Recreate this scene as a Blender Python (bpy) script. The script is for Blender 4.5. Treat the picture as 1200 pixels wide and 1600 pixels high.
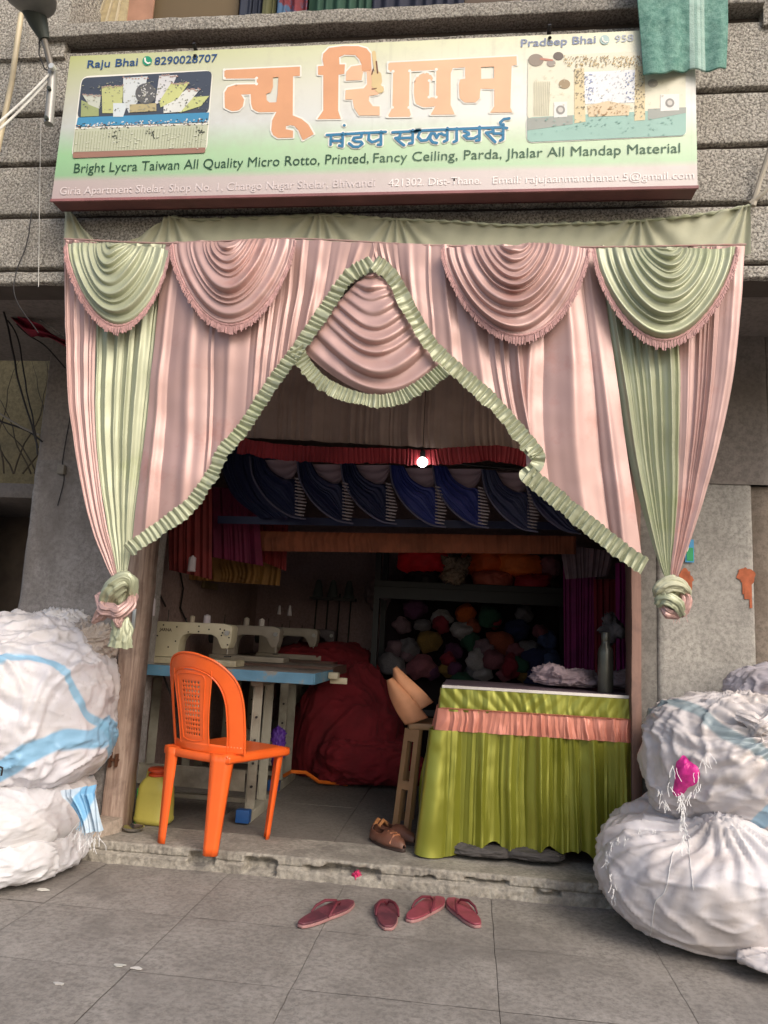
import bpy, math, random
import numpy as np
from mathutils import Vector, Matrix
from mathutils.geometry import tessellate_polygon
sc = bpy.context.scene
for o in list(bpy.data.objects): bpy.data.objects.remove(o)
C = sc.collection
R = math.radians; PI = math.pi
rng = np.random.default_rng(7); random.seed(7)

# ---------------------------------------------------------------- camera
F, PITCH, YAW, ROLL, EYE, DIST = 1170., R(9.2), R(7.0), R(2.9), 1.10, 3.5
_f = Vector((-math.sin(YAW)*math.cos(PITCH), math.cos(YAW)*math.cos(PITCH), math.sin(PITCH)))
_r0 = Vector((math.cos(YAW), math.sin(YAW), 0)); _u0 = _r0.cross(_f)
_r = _r0*math.cos(ROLL)+_u0*math.sin(ROLL); _u = -_r0*math.sin(ROLL)+_u0*math.cos(ROLL)
cam = bpy.data.objects.new('camera', bpy.data.cameras.new('camera')); C.objects.link(cam)
m4 = Matrix((( _r.x,_u.x,-_f.x,0),(_r.y,_u.y,-_f.y,-DIST),(_r.z,_u.z,-_f.z,EYE),(0,0,0,1)))
cam.matrix_world = m4
cam.data.sensor_fit = 'VERTICAL'; cam.data.sensor_height = 36; cam.data.lens = F/1600*36
cam.data.clip_start = .05; cam.data.clip_end = 500
sc.camera = cam
# ---------------------------------------------------------------- world, sun, exposure
SUN_EL, SUN_AZ = R(38), R(40)          # azimuth: to the right of the street-side normal
w = bpy.data.worlds.new("World"); sc.world = w; w.use_nodes = True
wn = w.node_tree; bg = wn.nodes['Background']
sky = wn.nodes.new('ShaderNodeTexSky'); sky.sky_type = 'NISHITA'; sky.sun_disc = False
sd = Vector((math.sin(SUN_AZ)*math.cos(SUN_EL), -math.cos(SUN_AZ)*math.cos(SUN_EL), math.sin(SUN_EL)))
sky.sun_elevation = SUN_EL; sky.sun_rotation = math.atan2(sd.x, sd.y)
sky.dust_density = 4; sky.air_density = 1.0; sky.ozone_density = .6
wn.links.new(sky.outputs[0], bg.inputs[0]); bg.inputs[1].default_value = .15
sun = bpy.data.objects.new('sun', bpy.data.lights.new('sun', 'SUN')); C.objects.link(sun)
sun.data.energy = 1.0; sun.data.angle = R(32); sun.data.color = (1, .975, .945)
sun.rotation_euler = sd.to_track_quat('Z', 'Y').to_euler(); sun.location = (2, -5, 6)
sc.view_settings.view_transform = 'Standard'; sc.view_settings.look = 'None'
sc.view_settings.exposure = 0.46; sc.view_settings.gamma = 1; sc.view_settings.use_curve_mapping = False
sc.render.engine = 'CYCLES'

# ---------------------------------------------------------------- helpers
def at(px, py, Y):
    """world point on the vertical plane y=Y that the photo shows at px,py"""
    d = _f + _r*((px-600)/F) - _u*((py-800)/F)
    t = (Y+DIST)/d.y
    return Vector((d.x*t, Y, EYE+d.z*t))
def srgb(r, g, b, k=1.):
    f = lambda v: ((v/255+.055)/1.055)**2.4 if v > 10 else v/255/12.92
    return (f(r)*k, f(g)*k, f(b)*k, 1)
def hsh(ix, iy, iz, s):
    n = (ix*374761393 + iy*668265263 + iz*2147483647*3 + s*1274126177) & 0xffffffff
    n = ((n ^ (n >> 13))*1274126177) & 0xffffffff
    return ((n ^ (n >> 16)) & 0xffff)/65535.*2-1
def noise(P, sc_=1., seed=0):
    P = np.asarray(P, float)*sc_ + seed*7.31
    I = np.floor(P).astype(np.int64); f = P-I; f = f*f*(3-2*f)
    x, y, z = I[..., 0], I[..., 1], I[..., 2]; r = 0
    for a in (0, 1):
        for b in (0, 1):
            for c in (0, 1):
                wgt = (f[..., 0] if a else 1-f[..., 0])*(f[..., 1] if b else 1-f[..., 1])*(f[..., 2] if c else 1-f[..., 2])
                r = r + wgt*hsh(x+a, y+b, z+c, seed)
    return r
def noise1(t, s=1., seed=0):
    t = np.asarray(t, float); return noise(np.stack([t*s, 0*t+.37, 0*t+.71], -1), 1, seed)
def fbm(P, s, seed=0, oct_=3):
    return sum(noise(P, s*2**k, seed+k)/2**k for k in range(oct_))
def crs(pts, t):
    """Catmull-Rom through pts, t in 0..1, parametrised by length"""
    p = np.array(pts, float)
    L = np.r_[0, np.cumsum(np.hypot(*np.diff(p[:, :2], axis=0).T) if p.shape[1] == 2 else np.linalg.norm(np.diff(p, axis=0), axis=1))]
    L /= L[-1]; q = np.vstack([2*p[0]-p[1], p, 2*p[-1]-p[-2]])
    t = np.clip(np.asarray(t, float), 0, 1)
    i = np.clip(np.searchsorted(L, t, 'right')-1, 0, len(p)-2)
    u = ((t-L[i])/(L[i+1]-L[i]+1e-9))[..., None]
    a, b, c, d = q[i], q[i+1], q[i+2], q[i+3]
    return .5*((2*b)+(c-a)*u+(2*a-5*b+4*c-d)*u**2+(3*b-a-3*c+d)*u**3)
def pl(pts, Y):
    """photo-space outline -> world points on plane y=Y, vectorised"""
    p = np.asarray(pts, float)
    F3, R3, U3 = np.array(_f), np.array(_r), np.array(_u)
    d = F3 + (p[..., 0:1]-600)/F*R3 - (p[..., 1:2]-800)/F*U3
    t = (Y+DIST)/d[..., 1:2]
    return np.array([0, -DIST, EYE]) + d*t

def setp(o, label=None, cat=None, group=None, kind=None):
    if label: o['label'] = label
    if cat: o['category'] = cat
    if group: o['group'] = group
    if kind: o['kind'] = kind
    return o
def empty(name, loc=(0, 0, 0), rz=0, label=None, cat=None, group=None):
    o = bpy.data.objects.new(name, None); C.objects.link(o); o.location = loc; o.rotation_euler = (0, 0, rz)
    o.empty_display_size = .1
    return setp(o, label, cat, group)
def link(name, me, mat, parent=None, smooth=False):
    if mat is not None: me.materials.append(mat)
    if smooth: me.polygons.foreach_set('use_smooth', [True]*len(me.polygons))
    o = bpy.data.objects.new(name, me); C.objects.link(o)
    if parent is not None: o.parent = parent
    return o
def copy_tree(o, parent=None):
    c = o.copy(); C.objects.link(c)
    if parent is not None: c.parent = parent
    for ch in list(o.children): copy_tree(ch, c)
    return c
def grid(name, P, mat, parent=None, wrapu=False, wrapv=False, smooth=True, keep=None):
    nv, nu = P.shape[:2]
    idx = np.arange(nv*nu).reshape(nv, nu)
    a = idx if not wrapu else np.concatenate([idx, idx[:, :1]], 1)
    a = a if not wrapv else np.concatenate([a, a[:1]], 0)
    q = np.stack([a[:-1, :-1], a[:-1, 1:], a[1:, 1:], a[1:, :-1]], -1)
    q = q[keep] if keep is not None else q.reshape(-1, 4)
    me = bpy.data.meshes.new(name)
    me.vertices.add(nv*nu); me.vertices.foreach_set('co', P.reshape(-1).astype(np.float32))
    n = len(q); me.loops.add(n*4); me.loops.foreach_set('vertex_index', q.reshape(-1).astype(np.int32))
    me.polygons.add(n); me.polygons.foreach_set('loop_start', (np.arange(n)*4).astype(np.int32))
    me.update(calc_edges=True); me.validate()
    return link(name, me, mat, parent, smooth)
class MB:
    def __init__(s): s.v = []; s.f = []
    def add(s, v, f):
        n = len(s.v); s.v += [tuple(x) for x in v]; s.f += [tuple(i+n for i in q) for q in f]; return s
    def box(s, a, b, jit=0):
        x0, y0, z0 = a; x1, y1, z1 = b
        v = [(x0,y0,z0),(x1,y0,z0),(x1,y1,z0),(x0,y1,z0),(x0,y0,z1),(x1,y0,z1),(x1,y1,z1),(x0,y1,z1)]
        if jit: v = [tuple(c+random.uniform(-jit, jit) for c in p) for p in v]
        return s.add(v, [(0,3,2,1),(4,5,6,7),(0,1,5,4),(1,2,6,5),(2,3,7,6),(3,0,4,7)])
    def hexa(s, lo, hi):   # four lower points, four upper points
        return s.add(list(lo)+list(hi), [(0,3,2,1),(4,5,6,7),(0,1,5,4),(1,2,6,5),(2,3,7,6),(3,0,4,7)])
    def tube(s, pts, r, n=8, cap=True):
        P = [Vector(p) for p in pts]; rs = r if hasattr(r, '__len__') else [r]*len(P)
        b = len(s.v); up = None
        for i, p in enumerate(P):
            t = (P[min(i+1, len(P)-1)]-P[max(i-1, 0)]).normalized()
            if up is None: up = t.orthogonal().normalized()
            up = (up - t*up.dot(t)).normalized(); w_ = t.cross(up)
            for k in range(n):
                a = 2*PI*k/n; s.v.append(tuple(p+(up*math.cos(a)+w_*math.sin(a))*rs[i]))
        for i in range(len(P)-1):
            for k in range(n):
                k2 = (k+1) % n; s.f.append((b+i*n+k, b+i*n+k2, b+(i+1)*n+k2, b+(i+1)*n+k))
        if cap:
            s.f.append(tuple(b+k for k in range(n))[::-1]); s.f.append(tuple(b+(len(P)-1)*n+k for k in range(n)))
        return s
    def lathe(s, prof, c=(0, 0, 0), n=24):
        b = len(s.v)
        for (r, z) in prof:
            for k in range(n):
                a = 2*PI*k/n; s.v.append((c[0]+r*math.cos(a), c[1]+r*math.sin(a), c[2]+z))
        for i in range(len(prof)-1):
            for k in range(n):
                k2 = (k+1) % n; s.f.append((b+i*n+k, b+i*n+k2, b+(i+1)*n+k2, b+(i+1)*n+k))
        s.f.append(tuple(b+k for k in range(n))[::-1]); s.f.append(tuple(b+(len(prof)-1)*n+k for k in range(n)))
        return s
    def prism(s, poly, ax, a, b):   # 2D outline extruded along axis; poly in the other two axes
        n0 = len(s.v); n = len(poly)
        def P(p, d): 
            return (d, p[0], p[1]) if ax == 0 else (p[0], d, p[1]) if ax == 1 else (p[0], p[1], d)
        s.v += [P(p, a) for p in poly] + [P(p, b) for p in poly]
        tri = tessellate_polygon([[Vector((p[0], p[1], 0)) for p in poly]])
        for t in tri: s.f.append(tuple(n0+i for i in t)); s.f.append(tuple(n0+n+i for i in t)[::-1])
        for i in range(n): j = (i+1) % n; s.f.append((n0+i, n0+j, n0+n+j, n0+n+i))
        return s
    def build(s, name, mat, parent=None, smooth=False, bevel=0, seg=2, angle=30):
        me = bpy.data.meshes.new(name); me.from_pydata(s.v, [], s.f); me.update()
        import bmesh
        bm = bmesh.new(); bm.from_mesh(me); bmesh.ops.recalc_face_normals(bm, faces=bm.faces)
        if bevel:
            es = [e for e in bm.edges if len(e.link_faces) == 2 and e.calc_face_angle(0) > R(angle)]
            bmesh.ops.bevel(bm, geom=es, offset=bevel, segments=seg, affect='EDGES', profile=.6)
        bm.to_mesh(me); bm.free()
        o = link(name, me, mat, parent)
        if smooth: me.shade_smooth(); 
        if smooth or bevel:
            try: me.set_sharp_from_angle(angle=R(38)); me.polygons.foreach_set('use_smooth', [True]*len(me.polygons))
            except Exception: pass
        return o

# ---------------------------------------------------------------- materials
def NT(name):
    m = bpy.data.materials.new(name); m.use_nodes = True
    return m, m.node_tree, m.node_tree.nodes['Principled BSDF']
def nd(t, typ, **kw):
    n = t.nodes.new(typ)
    for k, v in kw.items():
        if k in n.inputs: n.inputs[k].default_value = v
        else: setattr(n, k, v)
    return n
def mixc(t, fac, a, b, blend='MIX'):
    n = t.nodes.new('ShaderNodeMix'); n.data_type = 'RGBA'; n.blend_type = blend
    for s, v in ((0, fac), (6, a), (7, b)):
        if hasattr(v, 'is_linked') or hasattr(v, 'links'): t.links.new(v, n.inputs[s])
        else: n.inputs[s].default_value = v
    return n.outputs[2]
def ramp(t, src, stops):
    n = t.nodes.new('ShaderNodeValToRGB'); e = n.color_ramp.elements
    while len(e) < len(stops): e.new(.5)
    for k, (p, c) in enumerate(stops):
        e[k].position = p; e[k].color = c if hasattr(c, '__len__') else (c, c, c, 1)
    t.links.new(src, n.inputs[0]); return n.outputs[0]
def tex_noise(t, scale, detail=4, rough=.55, co=None, dist=0):
    n = nd(t, 'ShaderNodeTexNoise', Scale=scale, Detail=detail, Roughness=rough, Distortion=dist)
    if co is None:
        co = t.nodes.new('ShaderNodeTexCoord').outputs['Object']
    t.links.new(co, n.inputs['Vector']); return n.outputs['Fac']
def bump(t, p, h, strength, dist=.01, prev=None):
    b = nd(t, 'ShaderNodeBump', Strength=strength, Distance=dist); t.links.new(h, b.inputs['Height'])
    if prev is not None: t.links.new(prev, b.inputs['Normal'])
    t.links.new(b.outputs[0], p.inputs['Normal']); return b.outputs[0]
_mc = {}
def M(name, col, rough=.6, metal=0, var=.18, scale=9, bmp=.15, bscale=120, bdist=.003, spec=.5, dirt=None, dscale=3., dlo=.5, dhi=.7, sheen=0, coat=0):
    if name in _mc: return _mc[name]
    m, t, p = NT(name)
    c1 = tuple(min(1, v*(1+var)) for v in col[:3])+(1,); c0 = tuple(v*(1-var) for v in col[:3])+(1,)
    f = tex_noise(t, scale, 5)
    out = mixc(t, ramp(t, f, [(.3, 0.), (.7, 1.)]), c0, c1)
    if dirt:
        d = tex_noise(t, dscale, 6, .65)
        out = mixc(t, ramp(t, d, [(dlo, 0.), (dhi, 1.)]), out, dirt)
    t.links.new(out, p.inputs['Base Color'])
    p.inputs['Roughness'].default_value = rough; p.inputs['Metallic'].default_value = metal
    p.inputs['Specular IOR Level'].default_value = spec
    if sheen: p.inputs['Sheen Weight'].default_value = sheen; p.inputs['Sheen Roughness'].default_value = .4
    if coat: p.inputs['Coat Weight'].default_value = coat
    if bmp: bump(t, p, tex_noise(t, bscale, 4, .6), bmp, bdist)
    _mc[name] = m; return m
def satin(name, col, dirt=None, shine=0):
    if name in _mc: return _mc[name]
    m, t, p = NT(name)
    f = tex_noise(t, 2.2, 4)
    c1 = tuple(min(1, v*1.1) for v in col[:3])+(1,); c0 = tuple(v*.88 for v in col[:3])+(1,)
    out = mixc(t, f, c0, c1)
    if dirt:
        d = tex_noise(t, 3.1, 6, .7); out = mixc(t, ramp(t, d, [(.56, 0.), (.72, .8)]), out, dirt)
    t.links.new(out, p.inputs['Base Color'])
    p.inputs['Roughness'].default_value = .42; p.inputs['Metallic'].default_value = .22; p.inputs['Specular IOR Level'].default_value = .6
    p.inputs['Sheen Weight'].default_value = .1; p.inputs['Sheen Roughness'].default_value = .35
    n1 = bump(t, p, tex_noise(t, 900, 2), .06, .001)
    bump(t, p, tex_noise(t, 11, 4, .5), .12, .006, n1)
    if shine: p.inputs['Roughness'].default_value = .30; p.inputs['Metallic'].default_value = shine
    _mc[name] = m; return m
def flat(name, col, rough=.55):
    return M(name, col, rough, var=.05, bmp=0)
PINK = srgb(182, 149, 142); GREEN = srgb(166, 170, 142)
m_pink = satin('pink_satin', PINK, srgb(172, 122, 112)); m_green = satin('sage_satin', GREEN, srgb(150, 158, 118))
m_cream = M('pale_sage_cloth', srgb(176, 176, 150), .75, var=.08, bmp=.1); m_fringe = M('fringe_pink', srgb(190, 148, 144), .7, var=.2, scale=60)

def mat_pebble(name, a, b, c):
    m, t, p = NT(name); tc = t.nodes.new('ShaderNodeTexCoord').outputs['Object']
    v = nd(t, 'ShaderNodeTexVoronoi', Scale=70.); t.links.new(tc, v.inputs['Vector'])
    v2 = nd(t, 'ShaderNodeTexVoronoi', Scale=38.); t.links.new(tc, v2.inputs['Vector'])
    n = tex_noise(t, 105, 6, .78, tc); big = tex_noise(t, 2.2, 6, .65, tc)
    base = mixc(t, ramp(t, n, [(.43, 0.), (.56, 1.)]), tuple(x*.62 for x in a[:3])+(1,), b)
    base = mixc(t, ramp(t, v.outputs['Distance'], [(.12, .75), (.35, 0.)]), base, c)
    base = mixc(t, ramp(t, v2.outputs['Distance'], [(.06, .8), (.16, 0.)]), base, tuple(x*.35 for x in a[:3])+(1,))
    base = mixc(t, ramp(t, big, [(.48, 0.), (.72, .55)]), base, tuple(x*.5 for x in a[:3])+(1,))
    t.links.new(base, p.inputs['Base Color']); p.inputs['Roughness'].default_value = .9
    n1 = bump(t, p, v.outputs['Distance'], .6, .008)
    bump(t, p, n, .9, .012, n1)
    return m
m_pebble = mat_pebble('pebbledash', srgb(140, 134, 124), srgb(206, 200, 188), srgb(226, 221, 212))
m_coping = mat_pebble('coping_concrete', srgb(146, 140, 130), srgb(186, 180, 168), srgb(206, 200, 190))
def mat_plaster(name, a, b, stain, s=3.):
    m, t, p = NT(name); tc = t.nodes.new('ShaderNodeTexCoord').outputs['Object']
    n = tex_noise(t, s, 7, .68, tc); n2 = tex_noise(t, 45, 5, .7, tc); n3 = tex_noise(t, s*.6, 5, .6, tc, 1.)
    sp = nd(t, 'ShaderNodeTexVoronoi', Scale=55.); t.links.new(tc, sp.inputs['Vector'])
    out = mixc(t, ramp(t, n, [(.35, 0.), (.65, 1.)]), a, b)
    out = mixc(t, ramp(t, n2, [(.42, 0.), (.62, .6)]), out, tuple(x*.5 for x in a[:3])+(1,)); n5 = tex_noise(t, 130, 4, .7, tc); out = mixc(t, ramp(t, n5, [(.48, 0.), (.68, .22)]), out, tuple(min(1, x*1.25) for x in b[:3])+(1,))
    out = mixc(t, ramp(t, n3, [(.47, 0.), (.70, .7)]), out, stain); n6 = tex_noise(t, s*2.3, 4, .6, tc, .8); out = mixc(t, ramp(t, n6, [(.50, 0.), (.72, .3)]), out, tuple(min(1, x*1.15) for x in b[:3])+(1,))
    out = mixc(t, ramp(t, sp.outputs['Distance'], [(.05, .55), (.13, 0.)]), out, tuple(x*.3 for x in a[:3])+(1,))
    t.links.new(out, p.inputs['Base Color']); p.inputs['Roughness'].default_value = .88
    n1 = bump(t, p, n2, .35, .004); bump(t, p, n, .4, .02, n1)
    return m
m_plaster = mat_plaster('rough_grey_plaster', srgb(144, 140, 134), srgb(182, 178, 170), srgb(116, 112, 106), 2.2)
m_plaster_l = mat_plaster('weathered_pillar_plaster', srgb(132, 126, 122), srgb(160, 156, 154), srgb(104, 98, 94))
m_upper = mat_plaster('smooth_plaster_shade_tone', srgb(132, 124, 118), srgb(142, 134, 128), srgb(118, 110, 104), 2.)  # darker colour stands in for the shade under the balcony overhang
m_jamb = mat_plaster('jamb_cement', srgb(120, 116, 110), srgb(136, 132, 126), srgb(96, 92, 88))
m_inwall = mat_plaster('inner_wall_paint', srgb(146, 122, 118), srgb(160, 136, 130), srgb(112, 94, 92), 1.5)
m_inwall2 = mat_plaster('inner_back_wall_paint', srgb(146, 124, 126), srgb(156, 134, 136), srgb(112, 96, 100), 1.5)
m_pave = mat_plaster('paving_stone', srgb(126, 120, 113), srgb(152, 146, 139), srgb(100, 95, 90), 2.6)
m_floor = mat_plaster('shop_floor_cement', srgb(112, 106, 98), srgb(126, 120, 112), srgb(92, 86, 80), 2.2)
m_step = mat_plaster('broken_step_cement', srgb(140, 134, 124), srgb(170, 164, 152), srgb(100, 94, 88), 6.)
m_joint = M('joint_dirt', srgb(112, 106, 98), .95)
def mat_wood(name, a, b, c):
    m, t, p = NT(name); tc = t.nodes.new('ShaderNodeTexCoord').outputs['Object']
    mp = nd(t, 'ShaderNodeMapping'); mp.inputs['Scale'].default_value = (14, 14, 1.2); t.links.new(tc, mp.inputs['Vector'])
    n = tex_noise(t, 3, 6, .6, mp.outputs[0], .6); n2 = tex_noise(t, 5, 5, .6, tc)
    out = mixc(t, ramp(t, n, [(.35, 0.), (.65, 1.)]), a, b)
    out = mixc(t, ramp(t, n2, [(.5, 0.), (.66, .7)]), out, c)
    t.links.new(out, p.inputs['Base Color']); p.inputs['Roughness'].default_value = .75
    bump(t, p, n, .5, .004); return m
m_post = mat_wood('old_pink_painted_wood', srgb(128, 106, 94), srgb(176, 156, 142), srgb(96, 78, 70))
m_post2 = mat_wood('brown_painted_wood', srgb(128, 100, 90), srgb(142, 112, 100), srgb(100, 80, 74))
def mat_sack(name, base, warm, stripe=None, rot=.3):
    m, t, p = NT(name); tc = t.nodes.new('ShaderNodeTexCoord').outputs['Object']
    n = tex_noise(t, 3.2, 6, .65, tc); out = mixc(t, ramp(t, n, [(.42, 0.), (.68, .8)]), base, warm)
    n2 = tex_noise(t, 26, 5, .65, tc); out = mixc(t, ramp(t, n2, [(.56, 0.), (.75, .35)]), out, tuple(x*.5 for x in warm[:3])+(1,))
    if stripe:
        for (ax, k, c0, wd, col) in stripe:   # printed coloured bands of the woven sack, wandering with the folds
            s = t.nodes.new('ShaderNodeSeparateXYZ'); t.links.new(tc, s.inputs[0])
            mu = nd(t, 'ShaderNodeMath', operation='MULTIPLY'); mu.inputs[1].default_value = k; t.links.new(s.outputs[ax], mu.inputs[0])
            ad = nd(t, 'ShaderNodeMath', operation='ADD'); t.links.new(s.outputs[2], ad.inputs[0]); t.links.new(mu.outputs[0], ad.inputs[1])
            nn = tex_noise(t, 3, 1.5, .4, tc); m2 = nd(t, 'ShaderNodeMath', operation='MULTIPLY_ADD'); m2.inputs[1].default_value = .28
            t.links.new(nn, m2.inputs[0]); t.links.new(ad.outputs[0], m2.inputs[2])
            d = nd(t, 'ShaderNodeMath', operation='SUBTRACT'); d.inputs[1].default_value = c0; t.links.new(m2.outputs[0], d.inputs[0])
            a_ = nd(t, 'ShaderNodeMath', operation='ABSOLUTE'); t.links.new(d.outputs[0], a_.inputs[0])
            out = mixc(t, ramp(t, a_.outputs[0], [(wd, .85), (wd+.012, 0.)]), out, col)
    t.links.new(out, p.inputs['Base Color']); p.inputs['Roughness'].default_value = .42
    wv = nd(t, 'ShaderNodeTexWave', Scale=130., Distortion=1.); t.links.new(tc, wv.inputs['Vector'])
    n1 = bump(t, p, wv.outputs['Fac'], .12, .001)
    mp = nd(t, 'ShaderNodeMapping'); mp.inputs['Scale'].default_value = (1, 1, 3.2); mp.inputs['Rotation'].default_value = (rot*.4, rot, 0); t.links.new(tc, mp.inputs['Vector'])
    rg = nd(t, 'ShaderNodeTexNoise', Scale=5.5, Detail=4., Roughness=.55, Distortion=.7); rg.noise_type = 'RIDGED_MULTIFRACTAL'; t.links.new(mp.outputs[0], rg.inputs['Vector'])
    bump(t, p, rg.outputs['Fac'], .42, .018, n1)
    return m

# ================================================================ ground, step, floor
def st(o): o['kind'] = 'structure'; return o
ground = st(MB().box((-40, -40, -.4), (40, 3.6, -.007)).build('pavement', m_joint))
xj = [-3.36, -2.78, -2.2, -1.62, -1.05, -.52, .12, .71, 1.3, 1.9, 2.5]
yj = [-2.9, -2.42, -1.95, -1.48, -1.01, -.54, -.07]
for i in range(len(xj)-1):
    for j in range(len(yj)-1):
        x0, x1, y0, y1 = xj[i], xj[i+1], yj[j], yj[j+1]
        if j == 5: y1 = .06
        if y1 < -1.9 and (x0 < -2.3 or x1 > 1.4): continue
        g = .0012; nx, ny = 14, 11
        X, Y = np.meshgrid(np.linspace(x0+g, x1-g, nx), np.linspace(y0+g, y1-g, ny))
        e = np.minimum(np.minimum(X-x0, x1-X), np.minimum(Y-y0, y1-Y)) < .004
        X = X + e*noise(np.stack([X, Y, 0*X], -1), 30, 3)*.002; Y = Y + e*noise(np.stack([X, Y, 0*X], -1), 30, 4)*.0025
        tilt = random.uniform(-.0012, .0012)
        Z = fbm(np.stack([X, Y, 0*X], -1), 5, 5)*.0015 + tilt*(X-x0)/.6 - e*.002
        s_ = grid('paving_slab', np.stack([X, Y, Z], -1), m_pave, ground)
# small pits and litter on the pavement
def cavity(x, z):
    m = np.zeros_like(x)
    for (a, b, lo, hi) in ((-1.25, -1.12, .02, .075), (-.99, -.83, .015, .068), (-.72, -.36, .03, .066), (-.22, -.12, .045, .06), (.0, .2, .05, .062), (.3, .42, .02, .045)):
        w_ = (b-a)/2; c_ = (a+b)/2
        top = hi+.012*noise1(x, 18, 2); bot = lo+.018*noise1(x, 14, 9)
        m = np.maximum(m, np.clip((1-np.abs(x-c_)/w_)*5, 0, 1)*np.clip((top-z)/.006, 0, 1)*np.clip((z-bot)/.006, 0, 1))
    return m
nx = 900; xs = np.linspace(-1.80, 1.5, nx)
prof = [(.30, .09)]+[(.30-.3*k/12, .09) for k in range(1, 12)]+[(.012, .09), (.004, .0885), (.0, .085)]+[(0, .085-.0045*k) for k in range(1, 19)]+[(0, 0), (0, -.02)]
G = np.zeros((len(prof), nx, 3))
for k, (y, z) in enumerate(prof):
    P0 = np.stack([xs, np.full(nx, y), np.full(nx, z)], -1)
    yy = np.full(nx, y); zz = np.full(nx, z)
    if k >= 12:
        edge = noise1(xs, 6, 1)*.008+noise1(xs, 31, 2)*.006+noise1(xs, 90, 3)*.003
        yy = yy + edge*(z > .045) + (z <= .045)*(-.016+noise1(xs, 4, 8)*.014+noise1(xs, 40, 6)*.004)
        yy = yy + (np.abs(z-.048) < .0035)*.012
        yy = yy + fbm(P0, 40, 4)*.005 + cavity(xs, zz)*(.055+.012*noise1(xs, 25, 5))
        zz = zz + (k < 15)*noise1(xs, 24, 7)*.003
    else: zz = zz + fbm(P0, 4, 3)*.0012*(k > 0)*(k < 11)
    G[k] = np.stack([xs, yy, zz], -1)
st(grid('entrance_step', G[:, ::-1], m_step))
st(MB().box((-2.02, .30, -.3), (1.44, 3.3, .085)).build('shop_floor', m_joint))
fl = bpy.data.objects['shop_floor']
for i in range(5):
    for j in range(4):
        x0 = -1.95+i*.66; y0 = .30+j*.73
        MB().box((x0+.002, y0+.002, .08), (x0+.658, y0+.728, .09+random.uniform(0, .0012))).build('floor_slab', m_floor, fl, bevel=.001, seg=1)

# ================================================================ shop building
bld = empty('shop_building', (-.3, 1.5, 0), 0, 'weathered grey concrete shop building with one open front behind the draped curtain', 'building')
bld.location = (0, 0, 0)
# pebbledashed parapet of the balcony, with its grooves
xl, xr = -3.3, 2.3
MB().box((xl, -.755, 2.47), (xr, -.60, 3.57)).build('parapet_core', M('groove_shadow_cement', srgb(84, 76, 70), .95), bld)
for (a, b) in ((2.46, 2.512), (2.528, 2.752), (2.770, 2.992), (3.012, 3.228), (3.248, 3.535)):
    n = 420; X = np.linspace(xl, xr, n); zr = np.array([a, a+.001, a+.004, a+.008]+[a+.008+(b-a-.016)*k/12 for k in range(1, 12)]+[b-.008, b-.004, b-.001, b])
    yo = np.array([-.755, -.772, -.778, -.78]+[-.78]*11+[-.78, -.778, -.772, -.755])
    P = np.zeros((19, n, 3)); P[..., 0] = X; P[..., 1] = yo[:, None]; P[..., 2] = zr[:, None]
    P[..., 1] += fbm(P, 22, 3)*.002; P[0, :, 2] += noise1(X, 22, int(a*100))*.004; P[1, :, 2] += noise1(X, 22, int(a*100))*.004; P[-2:, :, 2] += noise1(X, 17, int(b*100))*.004
    grid('plaster_band', P, m_pebble, bld)
n = 300; X = np.linspace(-1.93, 1.05, n)
pr = [(-.60, 3.572), (-.80, 3.572), (-.826, 3.572), (-.829, 3.574), (-.830, 3.578), (-.830, 3.59), (-.830, 3.61), (-.830, 3.63), (-.829, 3.634), (-.826, 3.637), (-.80, 3.638), (-.5, 3.64), (-.5, 3.572)]
P = np.zeros((len(pr), n, 3)); P[..., 0] = X
for k, (y, z) in enumerate(pr): P[k, :, 1] = y; P[k, :, 2] = z
P[..., 1] += fbm(P, 16, 8)*.003; P[..., 2] += fbm(P, 9, 2)*.003
grid('coping', P, m_coping, bld)
MB().box((-2.6, -.80, 3.5), (-1.83, -.4, 4.6)).build('balcony_pier', m_pebble, bld, bevel=.01)
MB().box((1.052, -.80, 3.5), (2.3, -.4, 4.6)).build('balcony_pier', m_pebble, bld, bevel=.01)
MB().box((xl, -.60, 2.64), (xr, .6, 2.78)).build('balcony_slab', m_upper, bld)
MB().box((xl, -.52, 4.55), (xr, .2, 4.7)).build('upper_slab', m_coping, bld)
MB().box((xl, .16, 2.78), (xr, .3, 4.55)).build('balcony_back_wall', M('olive_wall', srgb(96, 86, 66), .85), bld)
# pillars and side walls
def rough_box(name, a, b, mat, par, amp=.004, s=14):
    """front and side faces of a plastered pillar with a wavering surface"""
    (x0, y0, z0), (x1, y1, z1) = a, b
    path = [(x0, y1), (x0, y0+.012), (x0+.012, y0)]+[(x0+(x1-x0)*k/14, y0) for k in range(1, 14)]+[(x1-.012, y0), (x1, y0+.012), (x1, y1)]
    nz = int((z1-z0)/.035)+2
    P = np.zeros((nz, len(path), 3)); P[..., 0] = [p[0] for p in path]; P[..., 1] = [p[1] for p in path]; P[..., 2] = np.linspace(z0, z1, nz)[:, None]
    D = fbm(P, s, 5)*amp; P[..., 1] += D; P[..., 0] += D*.7
    return grid(name, P, mat, par)
rough_box('pillar', (-2.36, .20, 0), (-1.765, .62, 1.93), m_plaster_l, bld)
rough_box('pillar_top_shade_tone', (-2.36, .203, 1.93), (-1.765, .62, 2.64), m_upper, bld, .002)
rough_box('pillar', (.875, .20, 0), (1.315, .62, 1.89), m_plaster, bld, .0022)
rough_box('pillar_top_shade_tone', (.875, .192, 1.89), (1.40, .62, 2.64), m_upper, bld, .002)  # shade-toned; lower edge set where the overhang's shadow ends
rough_box('side_pier', (1.317, .235, 0), (2.3, .62, 1.89), mat_plaster('ochre_stained_plaster', srgb(128, 116, 104), srgb(146, 134, 122), srgb(108, 94, 82)), bld)
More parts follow.
